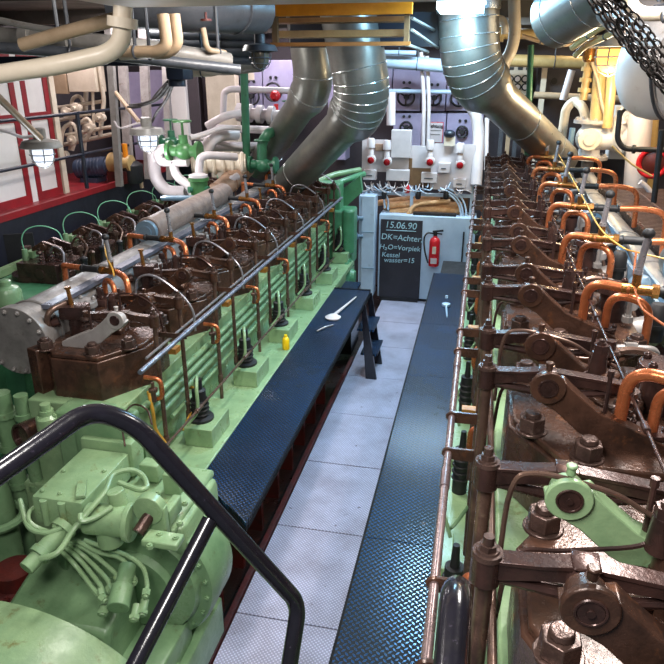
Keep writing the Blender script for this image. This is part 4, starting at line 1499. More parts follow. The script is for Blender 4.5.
# ---- centre left: white pipes and green valves above the engine end
pipe('fat pinkish white pipe dropping behind the second lit lamp', 'white', .085, [(153, 150, 8.4), (155, 178, 8.4), (166, 192, 8.4), (186, 192, 8.4)], .3)
pipe('white pipe loop left of the green gate valve', 'white', .06, [(188, 162, 8.2), (160, 162, 8.2), (157, 153, 8.2), (162, 148, 8.2), (174, 151, 8.2), (174, 175, 8.2), (190, 186, 8.2), (195, 199, 8.2)], .13)
pipe('white curved pipe end right of the green pot', 'white', .05, [(205, 195, 8.2), (222, 184, 8.4), (238, 176, 8.6)], .2)
pipe('white goose-neck pipe entering the green pot', 'white', .05, [(199, 174, 8.0), (200, 158, 8.0), (206, 155, 8.0), (236, 157, 8.4)], .15)
pipe('thin white pipe from the green gate valve to the right', 'white', .035, [(190, 138, 8.6), (205, 134, 8.8), (222, 127, 9.0), (240, 128, 9.2)], .15)
pipe('white straight pipe across the middle behind the green post', 'white', .055, [(208, 128, 9.6), (296, 131, 9.8)], .1)
pipe('white pipe bent round the flanged valve, left of the green post', 'white', .055, [(207, 126, 9.4), (224, 116, 9.4), (240, 113, 9.6)], .15)
pipe('lower white straight pipe across the middle', 'white', .07, [(195, 146, 9.4), (262, 147, 9.6)], .1)
pipe('thin white pipe above the lagged manifold', 'white', .035, [(190, 136, 9.2), (240, 147, 9.4), (285, 150, 9.6)], .1)
pipe('white pipe arch left of the green post, at the lilac cabinets', 'white', .05, [(223, 117, 10.4), (224, 92, 10.4), (230, 89, 10.4), (262, 90, 10.6), (298, 91, 10.8)], .12)
pipe('white pipe with flanged joints left of the red valve', 'white', .085, [(236, 112, 10.2), (280, 116, 10.2)], .1, flanges=((0, .1), (0, .3), (0, .55), (0, .8)))
pipe('curved white pipe below the flanged white pipe', 'white', .09, [(206, 150, 9.0), (211, 139, 9.0), (224, 134, 9.2), (236, 134, 9.4)], .2)
c = aY(181, 150, 8.2)


def green_valve(c, k, label, mat):
    t = thing('gate_valve', c, label, 'valve')
    b = MB()
    b.sphere(c, .1 * k, (1.2, 1, 1), 18)
    for s in (-1, 1):
        b.cyl(c, c + V((s * .19 * k, 0, 0)), .065 * k, None, 16)
        b.cyl(c + V((s * .16 * k, 0, 0)), c + V((s * .2 * k, 0, 0)), .115 * k, None, 20)
    b.cyl(c, c + V((0, 0, .18 * k)), .06 * k, .05 * k, 16)
    b.build('body', mat, t)
    b = MB()
    b.cyl(c + V((0, 0, .18 * k)), c + V((0, 0, .33 * k)), .016 * k, None, 8)
    b.torus(c + V((0, 0, .33 * k)), (0, 0, 1), .1 * k, .014 * k, 20, 6)
    for q in range(4):
        a = q * PI / 4
        d = V((math.cos(a), math.sin(a), 0)) * .1 * k
        b.cyl(c + V((0, 0, .33 * k)) - d, c + V((0, 0, .33 * k)) + d, .01 * k, None, 6)
    b.build('handwheel', mat, t)


green_valve(aY(184, 151, 8.1), 1.1, 'bright green gate valve between the white pipes, right one', 'green_valve')
green_valve(aY(172, 143, 8.5), .9, 'dark green gate valve just above and left of the bright green one', 'green_dk')
green_valve(aY(289, 122, 10.0), .9, 'dark green valve below the red fitting near the exhaust trunk', 'green_dk')
green_valve(aY(263, 165, 8.9), 1.0, 'teal green valve on top of the lagged manifold beside the green post', 'green_dk')
c = aY(200, 199, 7.9)
t = thing('strainer_pot', c, 'dark green round strainer pot under a white goose-neck pipe', 'strainer')
MB().lathe(c, (0, 0, 1), [(.125, 0), (.135, .02), (.135, .05), (.11, .06), (.11, .22), (.13, .23), (.13, .27), (0, .28)], 26).build('body', 'green_valve', t)
MB().lathe(c + V((0, 0, .275)), (0, 0, 1), [(.12, 0), (.12, .03), (.06, .05), (0, .05)], 26).build('lid', 'white', t)
for k in range(3):
    a = k * 2.1 + 4
    d = V((math.cos(a), math.sin(a), 0))
    MB().cyl(c + d * .1 + V((0, 0, .13)), c + d * .145 + V((0, 0, .13)), .04, None, 12).build('port', 'green_dk', t)
pipe('dark green standing post rising from the left engine to the ceiling pipes', 'green_dk', .055, [(247, 165, 9.2), (243, 40, 9.2)], .1, 'standpipe', flanges=((0, .01),))
pipe('short bent teal pipe to the right of the green post', 'green_dk', .07, [(262, 160, 8.9), (262, 142, 8.9), (268, 133, 8.9), (278, 131, 9.2)], .2)
o = MB().lathe(aY(275, 96, 10.6), (0, -1, 0), [(.04, -.08), (.075, -.06), (.085, .0), (.06, .06), (.04, .08), (0, .08)], 20).cyl(aY(275, 92, 10.6), aY(275, 100, 10.6), .06, None, 14).build('hydrant_valve', 'redbright')
tag(o, 'small bright red fitting among the pipes below the lilac cabinet', 'valve')
o = MB().cyl(aY(277, 126, 10.4), aY(276, 104, 10.4), .035, None, 10).build('hydrant_pipe', 'redbright')
tag(o, 'short red pipe under the small red fitting', 'pipe')
b = MB()
a, e = aY(192, 164, 8.6), aY(246, 163, 8.8)
b.cyl(a, e, .12, None, 20)
for k in range(6):
    q = a.lerp(e, .08 + k * .17)
    b.torus(q, e - a, .125, .03, 20, 8)
tag(b.build('flanged_pipe', 'cream'), 'row of white flanges on a fat pipe left of the teal valve', 'pipe')
a, e = aY(186, 220, 7.6), aY(246, 168, 9.0)
b = MB()
b.cyl(a, e, .13, .13, 22)
for k in range(5):
    b.torus(a.lerp(e, .1 + k * .2), e - a, .13, .014, 22, 6)
tag(b.build('lagged_pipe', 'insul'), 'pinkish brown wrapped pipe slanting up to the green post', 'pipe')
for i, pts in enumerate(([(196, 215, 7.5), (240, 168, 8.8)],)):
    pass
c = aY(182, 198, 7.4)
o = MB().box(c, (.5, .12, .05), Matrix.Rotation(.2, 4, 'Z'), .02).build('flat_bar', 'bluegrey')
tag(o, 'small blue grey flat bar below the white pipe loop', 'bar')
for i, (pts, lab) in enumerate((([(318, 182, 9.6), (332, 175, 9.8), (360, 170, 10.2)], 'pale green pipe from the ribbed trunk foot towards the white panel'),
                                ([(330, 186, 9.6), (346, 180, 9.8), (364, 174, 10.2)], 'darker green pipe next to the pale green one at the engine end'))):
    pipe(lab, 'green_mid' if i else 'green', .045, pts, .2)
o = MB().prism([aY(333, 196, 9.8), aY(360, 176, 9.8), aY(362, 192, 9.8), aY(338, 214, 9.8)], (0, .12, 0)).build('end_bracket', 'green_mid')
tag(o, 'slanted green bracket plate at the far end of the left engine', 'bracket')

# ---- rear switch cabinets with black handwheels
def cabinet(rect, Y, label, wheels, mat='lilac', sign=False):
    a = aY(rect[0], rect[3], Y)
    e = aY(rect[2], rect[3], Y)
    t = thing('switch_cabinet', ((a.x + e.x) / 2, Y + .2, min(a.z, e.z)), label, 'cabinet')
    bx(MB(), *rect, Y, .4).build('body', mat, t, bevel=.012)
    for wx, wy, r in wheels:
        c = aY(wx, wy, Y - .06)
        b = MB()
        b.torus(c, (0, 1, 0), r, .018, 26, 8)
        for q in range(3):
            d = V((math.cos(q * 2.09 + .5), 0, math.sin(q * 2.09 + .5))) * r
            b.cyl(c, c + d, .014, None, 6)
        b.cyl(c + V((0, .07, 0)), c - V((0, .03, 0)), .05, .04, 14)
        b.build('handwheel', 'blackmatt', t)
        for s in (-1, 1):
            MB().lathe(c + V((s * .05, .05, r + .09)), (0, -1, 0), [(.025, 0), (.025, .02), (0, .022)], 12).build('knob', 'blackmatt', t)
    return t


t = cabinet((240, 62, 262, 120), 12.0, 'lilac switch cabinet with a small yellowish plate left of the red fitting', [(251, 96, .15)])
bx(MB(), 245, 73, 254, 80, 11.985, .02).build('name_plate', 'cream', t)
cabinet((263, 60, 300, 120), 12.0, 'wide lilac switch cabinet behind the red fitting', [(273, 92, .15)])
cabinet((384, 66, 392, 112), 12.0, 'narrow lilac switch cabinet seen right of the ribbed elbow', [])
cabinet((393, 66, 421, 111), 12.0, 'lilac switch cabinet left of the twin white pipes', [(406, 97, .14)])
cabinet((422, 66, 446, 111), 12.0, 'lilac switch cabinet behind the twin white pipes', [(434, 98, .12)])
cabinet((447, 66, 480, 111), 12.0, 'lilac switch cabinet above the right end of the white panel', [(459, 98, .13)])
cabinet((393, 113, 421, 160), 12.05, 'lower lilac cabinet behind the blank white box', [(406, 128, .1)])
cabinet((428, 113, 445, 160), 12.05, 'lower lilac cabinet behind the warning sign', [])
cabinet((446, 113, 482, 160), 12.05, 'lower lilac cabinet with a black handwheel right of the warning sign', [(462, 132, .09)])
cabinet((328, 66, 346, 160), 12.05, 'pale cabinet seen between the two left exhaust trunks', [])
o = bx(MB(), 384, 63, 482, 66.5, 11.95, .1).build('cable_tray', 'navy')
tag(o, 'thin navy cable tray along the top of the rear cabinets', 'tray')
pipe('pale blue horizontal pipe across the front of the rear cabinets', 'paleblue', .035, [(389, 91, 11.6), (462, 92, 11.6)], .1)
pipe('fat bluish pipe high across the back, right of the ribbed elbow', 'paleblue', .1, [(372, 60, 11.2), (446, 66, 11.2)], .1)
pipe('slim bluish pipe above the fat one across the back', 'paleblue', .035, [(372, 52, 11.0), (416, 53, 11.0)], .1)
pipe('left of the twin white vertical pipes in front of the rear cabinets', 'white', .032, [(421, 52, 11.3), (424, 100, 11.3), (423, 160, 11.3)], .1, flanges=((0, .1), (0, .35)))
pipe('right of the twin white vertical pipes in front of the rear cabinets', 'white', .032, [(427, 56, 11.3), (429, 100, 11.3), (428, 160, 11.3)], .1, flanges=((0, .1), (0, .3)))
pipe('cream upright pipe under the ribbed elbow', 'white', .07, [(391, 92, 10.9), (391, 125, 10.9)], .1)
pipe('fat pale pipe bending down right of the panel, below the right trunk', 'white', .09, [(456, 88, 10.9), (462, 97, 10.9), (476, 112, 10.9), (479, 135, 10.9), (476, 185, 10.7)], .3)
pipe('thin pale pipe right of the fat pale bent pipe', 'white', .035, [(487, 118, 11.0), (486, 170, 10.8)], .1)
for i, (x, lab) in enumerate(((493, 'left of three dim uprights under the right trunk'), (500, 'middle of three dim uprights under the right trunk'), (507, 'right of three dim uprights under the right trunk'))):
    o = bx(MB(), x, 120, x + 4, 285, 11.8, .1).build('upright', 'pipedark' if i != 1 else 'tan')
    tag(o, lab, 'post')
# warning sign
t = thing('warning_sign', aY(435, 142, 11.9), 'white warning sign with a red border among the lilac cabinets', 'sign')
bx(MB(), 428, 122, 443, 143, 11.9, .03).build('border', 'redbright', t)
bx(MB(), 428.7, 122.7, 442.3, 142.3, 11.88, .03).build('face', 'white', t)


def text(body, loc, size, mat, name, parent, ext=.002, shear=0, rot=0, bold=0):
    cu = bpy.data.curves.new(name, 'FONT')
    cu.body = body
    cu.size = size
    cu.extrude = ext
    cu.shear = shear
    cu.offset = bold
    cu.align_x = 'CENTER'
    tmp = bpy.data.objects.new('tmp', cu)
    COL.objects.link(tmp)
    dg = bpy.context.evaluated_depsgraph_get()
    me = bpy.data.meshes.new_from_object(tmp.evaluated_get(dg))
    bpy.data.objects.remove(tmp)
    me.transform(Matrix.Translation(V(loc) - ORG[parent.name]) @ Matrix.Rotation(rot, 4, 'Y') @ Matrix.Rotation(PI / 2, 4, 'X'))
    me.materials.clear()
    me.materials.append(M[mat])
    o = bpy.data.objects.new(name, me)
    COL.objects.link(o)
    o.parent = parent
    return o


p = aY(435.5, 127.5, 11.87)
text('Achtung', p, .075, 'blackmatt', 'lettering', t, .001, 0, 0, .002)
bx(MB(), 430, 130, 441, 131, 11.872, .01).build('text_line', 'pipegrey', t)
bx(MB(), 430, 134, 440, 134.8, 11.872, .01).build('text_line', 'pipegrey', t)

# ---- alarm panel above the grey cabinet
YP = 10.75
t = thing('instrument_board', aY(415, 195, YP), 'cream mounting panel carrying horns and terminal boxes over the blackboard cabinet', 'panel')
bx(MB(), 362, 140, 409, 172, YP, .04).build('board', 'white', t)
bx(MB(), 409, 146, 436, 168, YP + .02, .04).build('board', 'white', t)
bx(MB(), 409, 168, 436, 186, YP + .02, .04).build('board', 'wood', t)
bx(MB(), 431, 144, 474, 190, YP, .04).build('board', 'white', t)
bx(MB(), 388, 158, 412, 176, YP + .01, .03).build('board', 'wood', t)
for x in (366, 410, 470):
    bx(MB(), x, 186, x + 3, 215, YP + .05, .05).build('bracket', 'paleblue', t)
bx(MB(), 362, 193, 474, 196, YP + .05, .06).build('cross_bar', 'paleblue', t)
for i, (x, y, lab) in enumerate(((371, 142, 'white alarm horn with a red lens, leftmost of the four'), (387, 144, 'white alarm horn with a red lens, second from the left'),
                                 (430, 144, 'white alarm horn with a red lens, left of the Achtung-side pair'), (460, 147, 'white alarm horn with a red lens, rightmost of the four'))):
    c = aY(x, y + 6, YP - .1)
    h = thing('alarm_horn', c, lab, 'horn')
    MB().lathe(c, (0, 0, 1), [(.055, 0), (.065, .01), (.062, .12), (.05, .15), (0, .152)], 20).build('cap', 'white', h)
    e = aY(x, y + 18, YP - .16)
    MB().tube([c + V((0, .02, .02)), c.lerp(e, .6), e + V((0, .06, 0))], [.04, .045, .06], 14).build('body', 'white', h)
    MB().lathe(e, (0, -1, -.15), [(.075, -.06), (.075, .01), (.06, .02), (0, .02)], 20).build('bezel', 'white', h)
    MB().lathe(e, (0, -1, -.15), [(.055, 0), (.052, .03), (.03, .042), (0, .045)], 20).build('lens', 'lens', h)
for rect, lab in (((391, 130, 411, 158), 'large blank white box at the centre of the alarm panel'),
                  ((363, 170, 376, 180), 'small white terminal box below the leftmost horn'),
                  ((386, 170, 409, 181), 'wide white terminal box below the large blank white box'),
                  ((421, 173, 437, 183), 'white terminal box right of the panel middle'),
                  ((438, 163, 450, 173), 'small white terminal box between the two right horns'),
                  ((453, 179, 466, 188), 'white terminal box below the rightmost horn')):
    b = thing('terminal_box', aY((rect[0] + rect[2]) / 2, rect[3], YP - .1), lab, 'box')
    bx(MB(), *rect, YP - .12, .12).build('body', 'white', b, bevel=.008)
    x0, y0, x1, y1 = rect
    if x1 - x0 < 20:
        bx(MB(), x0 + 3, (y0 + y1) / 2, x1 - 4, (y0 + y1) / 2 + 1.2, YP - .126, .01).build('label_strip', 'pipedark', b)
t = thing('beacon', aY(444, 144, YP - .05), 'black domed beacon on a cream base right of the warning sign', 'beacon')
bx(MB(), 444, 137, 455, 146, YP - .06, .08).build('base', 'cream', t)
MB().sphere(aY(449.5, 134, YP - .02), .09, (1, 1, .7), 18).build('dome', 'navy', t)
boxthing('sensor', 'orange brown fitting between the two left horns', 'fitting', 'insul', (375, 144, 384, 151), YP - .08, .1)
for x, y, m_, lab in ((407, 190, 'redbright', 'small red push lamp under the alarm panel'), (418, 196, 'blackmatt', 'black cable gland under the middle of the alarm panel'), (446, 196, 'blackmatt', 'black cable gland under the right half of the alarm panel'), (384, 196, 'blackmatt', 'black cable gland under the left half of the alarm panel')):
    c = aY(x, y, YP - .06)
    tag(MB().lathe(c, (0, 0, 1), [(.03, -.05), (.045, -.03), (.045, .05), (.03, .08), (0, .08)], 14).build('push_lamp' if m_ == 'redbright' else 'cable_gland', m_), lab, 'lamp' if m_ == 'redbright' else 'fitting')
rnd = random.Random(11)
t = thing('cable_bundle', aY(410, 195, YP - .1), 'tangle of thin pale cables along the bottom of the alarm panel', 'cables')
for i in range(34):
    x = rnd.uniform(364, 464)
    y = rnd.uniform(181, 188)
    L = rnd.uniform(-18, 18)
    pts = [(x, y, YP - .05), (x + L * .2, y + 5, YP - .12), (x + L * .6, y + rnd.uniform(4, 9), YP - .1), (x + L, y + rnd.uniform(3, 9), YP - .06)]
    MB().tube(smooth([aY(*p) for p in pts], 5), .009, 6).build('cable', 'white' if i % 3 else 'paleblue', t)
for i, pts in enumerate(([(440, 188), (455, 196), (462, 208), (463, 226)], [(448, 188), (460, 196), (466, 210), (465, 228)], [(444, 190), (457, 202), (461, 215), (461, 228)], [(380, 186), (384, 192), (388, 200), (388, 210)], [(378, 184), (381, 190), (384, 200), (385, 208)])):
    MB().tube(smooth([aY(x, y, YP - .06) for x, y in pts], 6), .015, 8).build('cable', 'paleblue', t)

# ---- blackboard cabinet
YC = 10.55
t = thing('equipment_cabinet', aY(420, 300, YC), 'pale blue grey cabinet behind the blackboard and the fire extinguisher', 'cabinet')
a, e = aY(377, 302, YC), aY(466, 302, YC)
zt = aY(420, 216, YC).z
MB().span((a.x, YC, .05), (e.x + .06, YC + .45, zt)).build('body', 'paleblue', t, bevel=.012)
MB().span((a.x + .05, YC + .04, 0), (e.x, YC + .4, .05)).build('plinth', 'blackmatt', t)
bx(MB(), 462, 232, 463.5, 262, YC - .02, .03).build('handle', 'blackmatt', t)
t = thing('blackboard', aY(400, 300, YC - .03), 'tall blackboard with chalk writing standing against the pale cabinet', 'blackboard')
xa, xb = aY(380, 260, YC).x, aY(421, 260, YC).x
zt, zb = aY(400, 220, YC - .03).z, .06
MB().span((xa, YC - .035, zb), (xb, YC - .004, zt)).build('slate', 'board', t, bevel=.006)
MB().span((xa + .02, YC - .04, .0), (xb - .02, YC - .005, .06)).build('base_strip', 'blackmatt', t)
W = xb - xa
yy = YC - .037
for body, px, py, sz, rot in (('15.06.90', 400.5, 228.5, .15, .02), ('DK=Achter,', 401.5, 240.5, .135, .03), ('H\u2082O=Vorpiek', 399.5, 250, .115, .02), ('Kessel', 390.5, 257, .115, .0), ('wasser=15', 399.0, 262.5, .115, -.02)):
    p = aY(px, py, yy)
    text(body, (p.x, yy, p.z), sz, 'chalk', 'chalk_writing', t, .0015, .12, rot)
p, q = aY(386, 230, yy), aY(416, 231.5, yy)
MB().tube([p, q], .005, 6).build('chalk_line', 'chalk', t)
# fire extinguisher
c = aY(433.5, 266, YC - .1)
t = thing('fire_extinguisher', c, 'red fire extinguisher hanging on the pale cabinet beside the blackboard', 'fire extinguisher')
MB().lathe(c, (0, 0, 1), [(.065, 0), (.082, .01), (.085, .03), (.085, .4), (.07, .45), (.035, .475), (.03, .5), (0, .5)], 30).build('cylinder', 'redbright', t)
MB().span(c + V((-.05, -.086, .06)), c + V((.05, -.07, .15))).build('label', 'white', t)
MB().span(c + V((-.03, -.0865, .22)), c + V((.03, -.08, .34))).build('label', 'cream', t)
b = MB()
b.cyl(c + V((0, 0, .48)), c + V((0, 0, .56)), .03, None, 14)
b.box(c + V((.04, 0, .575)), (.17, .03, .03), Matrix.Rotation(-.15, 4, 'Y'), .006)
b.box(c + V((.05, 0, .535)), (.12, .025, .02), Matrix.Rotation(.1, 4, 'Y'), .005)
b.build('valve_head', 'blackmatt', t)
MB().tube(smooth([c + V((-.02, -.0, .53)), c + V((-.12, -.02, .54)), c + V((-.17, -.03, .45)), c + V((-.15, -.04, .25)), c + V((-.09, -.05, .06))], 8), .013, 10).build('hose', 'blackmatt', t)
MB().span(c + V((-.03, .08, .3)), c + V((.03, .1, .42))).build('wall_bracket', 'blackmatt', t)
# wrapped pipes on the cabinet top, orange light painted into their colour
for i, (pts, r, lab) in enumerate((([(384, 206, 10.9), (420, 203, 10.9), (462, 206, 10.9)], .06, 'upper wrapped orange brown pipe on top of the pale cabinet'),
                                   ([(390, 212, 10.8), (425, 209, 10.8), (460, 211, 10.8)], .05, 'lower wrapped orange brown pipe on top of the pale cabinet'),
                                   ([(408, 215, 10.7), (414, 205, 10.7), (424, 203, 10.7), (450, 201, 10.8)], .035, 'bent orange brown pipe crossing the wrapped ones on the cabinet'),
                                   ([(378, 203, 11.0), (405, 199, 11.0), (440, 199, 11.0)], .05, 'rearmost wrapped orange brown pipe below the alarm panel'))):
    pipe(lab, 'insul_lit', r, pts, .15)
boxthing('heat_shield', 'brown board standing behind the wrapped pipes under the alarm panel', 'board', 'wood', (386, 197, 464, 312), 11.1, .05)
o = bx(MB(), 413, 213.5, 456, 217, YC + .05, .12).build('flat_bag', 'blackmatt')
tag(o, 'flat dark strip lying on the front edge of the pale cabinet top', 'strip')
# pale blue pillar
t = thing('pillar', aY(368, 300, 10.3), 'pale blue boxed pillar left of the blackboard', 'pillar')
bx(MB(), 361, 196, 374, 296, 10.4, .3).build('casing', 'paleblue', t, bevel=.01)
bx(MB(), 358.5, 196, 361.5, 296, 10.5, .25).build('side_strip', 'paleblue', t)
for y in (232, 268):
    bx(MB(), 361, y, 374, y + .8, 10.39, .02).build('joint', 'bluegrey', t)
c = aY(354, 232, 10.3)
for y, lab in ((218, 'upper small pale valve left of the pillar'), (236, 'lower small pale valve left of the pillar')):
    c = aY(354, y, 10.35)
    b = MB().lathe(c, (0, -1, 0), [(.05, -.1), (.05, 0), (.08, .01), (.08, .05), (0, .06)], 16).cyl(c + V((-.2, 0, 0)), c + V((.15, 0, 0)), .03, None, 10)
    tag(b.build('valve', 'bluegrey'), lab, 'valve')

# ---- right side
t = thing('gauge_board', aY(515, 92, 12.2), 'cream gauge board with round dials seen behind the right trunk', 'gauges')
bx(MB(), 500, 65, 532, 95, 12.2, .3).build('board', 'cream', t)
for x in (503, 527):
    p = aY(x, 94, 12.3)
    MB().span((p.x, 12.25, -.12), (p.x + .06, 12.35, p.z)).build('leg', 'tan', t)
for x in (510, 517.5, 525):
    for y in (79, 87):
        c = aY(x, y, 12.19)
        MB().lathe(c, (0, -1, 0), [(.062, 0), (.062, .02), (.05, .022), (0, .022)], 22).build('gauge', 'blackmatt', t)
        g = [o for o in bpy.data.objects if o.parent == t][-1]
        MB().lathe(c + V((0, -.021, 0)), (0, -1, 0), [(.04, 0), (.04, .003), (0, .003)], 20).build('dial', 'white', t)
for x0 in (509, 518, 526):
    bx(MB(), x0, 67, x0 + 5, 70, 12.19, .02).build('name_plate', 'blackmatt', t)
t = cabinet((537, 66, 566, 95), 11.9, 'brown grey cabinet with a small round lock right of the gauge board', [], 'walldark')
MB().lathe(aY(554, 81, 11.9), (0, -1, 0), [(.05, 0), (.05, .02), (0, .02)], 16).build('lock', 'blackmatt', t)
tag(bx(MB(), 531, 62, 536, 285, 11.7, .12).build('upright', 'cream'), 'cream upright with a small blue sticker right of the gauge board', 'post')
pipe('green slim pole in front of the right exhaust trunk', 'green_dk', .035, [(531, 45, 8.6), (527, 155, 8.6)], .1, 'pole', 'pole')
pipe('cream pipe along the back above the right engine', 'yellowpipe', .09, [(498, 60, 11.4), (590, 63, 11.4)], .1)
pipe('long cream pipe rail behind the right engine at mid height', 'tan', .05, [(534, 95, 11.2), (578, 97, 11.2), (664, 101, 11.2)], .1)
pipe('cream pipe with fittings high behind the right trunk', 'yellowpipe', .06, [(494, 34, 9.4), (532, 34, 9.4), (600, 42, 9.4)], .1, flanges=((0, .2), (0, .6), (1, .3)))
pipe('slender diagonal cream conduit below the short silver trunk', 'tan', .025, [(522, 36, 9.0), (552, 45, 9.0), (575, 44, 9.0)], .1)
pipe('white vertical pipe bending left beside the right trunk', 'cream', .07, [(514, -5, 8.8), (515, 35, 8.8), (511, 52, 8.8), (504, 62, 8.8), (502, 80, 8.8)], .25)
pipe('small cream pipe hook between the trunk and the white vertical pipe', 'cream', .045, [(494, 20, 9.2), (501, 18, 9.2), (505, 24, 9.2), (505, 34, 9.2)], .12)
for i, (pts, r, lab) in enumerate((([(572, 48, 7.8), (600, 28, 7.4), (615, 22, 7.2)], .03, 'upper of the cream conduits slanting under the short silver trunk'),
                                   ([(575, 56, 7.9), (585, 46, 7.8), (620, 30, 7.2)], .03, 'lower of the cream conduits slanting under the short silver trunk'))):
    pipe(lab, 'yellowpipe', r, pts, .1)
pipe('thick yellowish pipe standing left of the warm lamp', 'yellowpipe', .085, [(604, 35, 9.2), (599, 90, 9.2), (596, 126, 9.2)], .1)
pipe('yellowish pipe standing below the warm lamp', 'yellowpipe', .06, [(613, 60, 9.0), (611, 90, 9.0), (607, 128, 9.0)], .1)
pipe('yellowish pipe with brass valves, leftmost of the upright trio', 'yellowpipe', .05, [(592, 44, 9.3), (587, 75, 9.3), (583, 100, 9.3)], .1, flanges=((0, .5), (0, .8), (1, .2), (1, .6)))
pipe('thin grey cable looping down between the yellowish pipes', 'tan', .02, [(592, 62, 9.0), (598, 80, 9.0), (602, 105, 9.0), (606, 118, 9.0)], .3, 'cable', 'cable')
t = thing('sight_glass', aY(590, 50, 9.1), 'orange brass fitting with flanges at the head of the yellowish pipes', 'fitting')
c = aY(590, 53, 9.1)
MB().lathe(c, (0, 0, 1), [(.06, -.1), (.08, -.06), (.08, .08), (.12, .09), (.12, .13), (0, .14)], 20).build('body', 'brass', t)
MB().cyl(c + V((0, 0, .05)), c + V((.3, 0, .05)), .06, None, 14).cyl(c + V((.1, 0, .05)), c + V((.16, 0, .05)), .1, None, 18).build('branch', 'orangedull', t)
pipe('cream pipe arm bending down to the flanged valve on the right', 'cream', .06, [(560, 148, 9.7), (566, 108, 9.7), (575, 100, 9.7), (584, 108, 9.5), (586, 124, 9.5)], .2)
pipe('pale pinkish upright pipe left of the cream pipe arm', 'white', .05, [(563, 100, 10.2), (572, 70, 10.2)], .1)
# flanged three way valve, brightly lit
c = aY(591, 138, 9.2)
t = thing('flanged_valve', c - V((0, 0, .3)), 'big cream flanged valve body lit by the warm lamp', 'valve')
b = MB()
b.cyl(c + V((0, 0, -.24)), c + V((0, 0, .2)), .13, None, 26)
b.cyl(c, c + V((.4, 0, .02)), .15, None, 26)
b.sphere(c, .19, (1, 1, .95), 24)
b.build('body', 'whitepanel', t)
for zz in (.18, -.26):
    b = MB()
    b.cyl(c + V((0, 0, zz)), c + V((0, 0, zz + .04)), .235, None, 32)
    ring_of_bolts(b, c + V((0, 0, zz + .04)), (0, 0, 1), .2, 12, .022, .022)
    b.build('flange', 'pale_grey', t)
b = MB()
b.cyl(c + V((-.04, -.1, 0)), c + V((-.05, -.24, 0)), .09, None, 20)
b.cyl(c + V((-.05, -.2, 0)), c + V((-.05, -.24, 0)), .13, None, 24)
b.cyl(c + V((-.05, -.24, 0)), c + V((-.05, -.26, 0)), .07, None, 20)
b.build('inspection_port', 'cream', t)
b = MB()
fc = aY(627, 133, 9.2)
b.cyl(fc + V((-.06, .08, 0)), fc + V((.04, -.06, 0)), .25, None, 32)
ring_of_bolts(b, fc + V((.04, -.06, 0)), (.6, -.8, 0), .215, 14, .022, .025)
b.build('end_flange', 'whitepanel', t)
MB().cyl(c + V((-.24, -.02, -.12)), c + V((-.24, -.02, .12)), .035, None, 14).build('side_valve', 'bluegrey', t)
MB().tube(fil([c + V((0, 0, -.26)), c + V((0, 0, -.45)), c + V((.22, -.15, -.7))], .2), .075, 18).build('drain_bend', 'pale_grey', t)
boxthing('valve_chest_box', 'bright cream square casing behind the flanged valve', 'casing', 'whitepanel', (612, 106, 640, 160), 9.6, .3)
boxthing('tank_frame', 'dark brown box stand below the flanged valve', 'stand', 'walldark', (572, 158, 622, 208), 9.6, .5)
pipe('pinkish white upright column right of the flanged valve', 'white', .14, [(642, 100, 9.0), (634, 200, 9.0)], .1, 'standpipe', 'pipe')
pipe('yellowish upright pipe right of the pinkish column', 'yellowpipe', .07, [(654, 105, 9.2), (648, 190, 9.2)], .1)
pipe('dark bent pipe in front of the flanged valve', 'blackmatt', .03, [(618, 128, 8.4), (620, 112, 8.4), (628, 106, 8.4)], .2)
pipe('dark hand rail bend at the right, under the white tank', 'blackmatt', .03, [(620, 110, 8.2), (617, 140, 8.2), (624, 149, 8.2), (664, 150, 8.2)], .2, flanges=((2, .25),))
pipe('thin brass rod slanting across the lower right background', 'yellowpipe', .011, [(612, 146, 8.0), (632, 165, 8.0), (652, 176, 8.0)], .2)
t = thing('fire_hydrant_wheel', aY(653, 165, 8.6), 'red round hydrant wheel at the right edge', 'handwheel')
c = aY(653, 163, 8.6)
b = MB().torus(c, (-.3, -1, 0), .155, .03, 30, 10)
b.build('rim', 'redbright', t)
MB().lathe(c, (-.3, -1, 0), [(.13, -.03), (.13, .0), (.06, .03), (0, .03)], 24).build('hub', 'redoxide', t)
MB().cyl(c, c + V((.05, .4, -.02)), .05, None, 12).build('spindle', 'redbright', t)
pipe('dark upright pipe at the extreme right edge', 'blackmatt', .03, [(662, 130, 7.6), (650, 235, 7.6)], .1)
pipe('white siphon bend below the red hydrant wheel', 'white', .03, [(652, 220, 8.3), (654, 200, 8.3), (648, 188, 8.3), (640, 182, 8.3)], .15)
# white tank with dished end
a, e = aY(634, 74, 5.4), aY(760, 58, 5.0)
t = thing('air_tank', (a + e) / 2, 'white horizontal tank with a dished end at the right edge', 'tank')
d = (e - a)
MB().lathe(a, d, [(0.02, -.10), (.14, -.08), (.24, -.03), (.30, .05), (.325, .14), (.33, .25), (.33, d.length)], 44).build('shell', 'whitepanel', t, ang=50)
for q in (.3, .8):
    p = a.lerp(e, q)
    MB().cyl(p + V((0, 0, .3)), (p.x, p.y, 4.41), .015, None, 10).torus(p, d, .335, .012, 40, 6).build('hanger', 'pipedark', t)
MB().torus(a + d.normalized() * .25, d, .332, .008, 44, 6).build('weld_seam', 'pale_grey', t)
pipe('cream pipe loop at the top right corner', 'cream', .035, [(628, -10, 4.0), (632, 8, 4.0), (642, 14, 4.0), (680, 14, 3.9)], .08)
pipe('brown lagged pipe above the white tank at the top right', 'greysteel', .16, [(618, 4, 5.4), (680, 52, 4.6)], .1)
# chain hoist chains


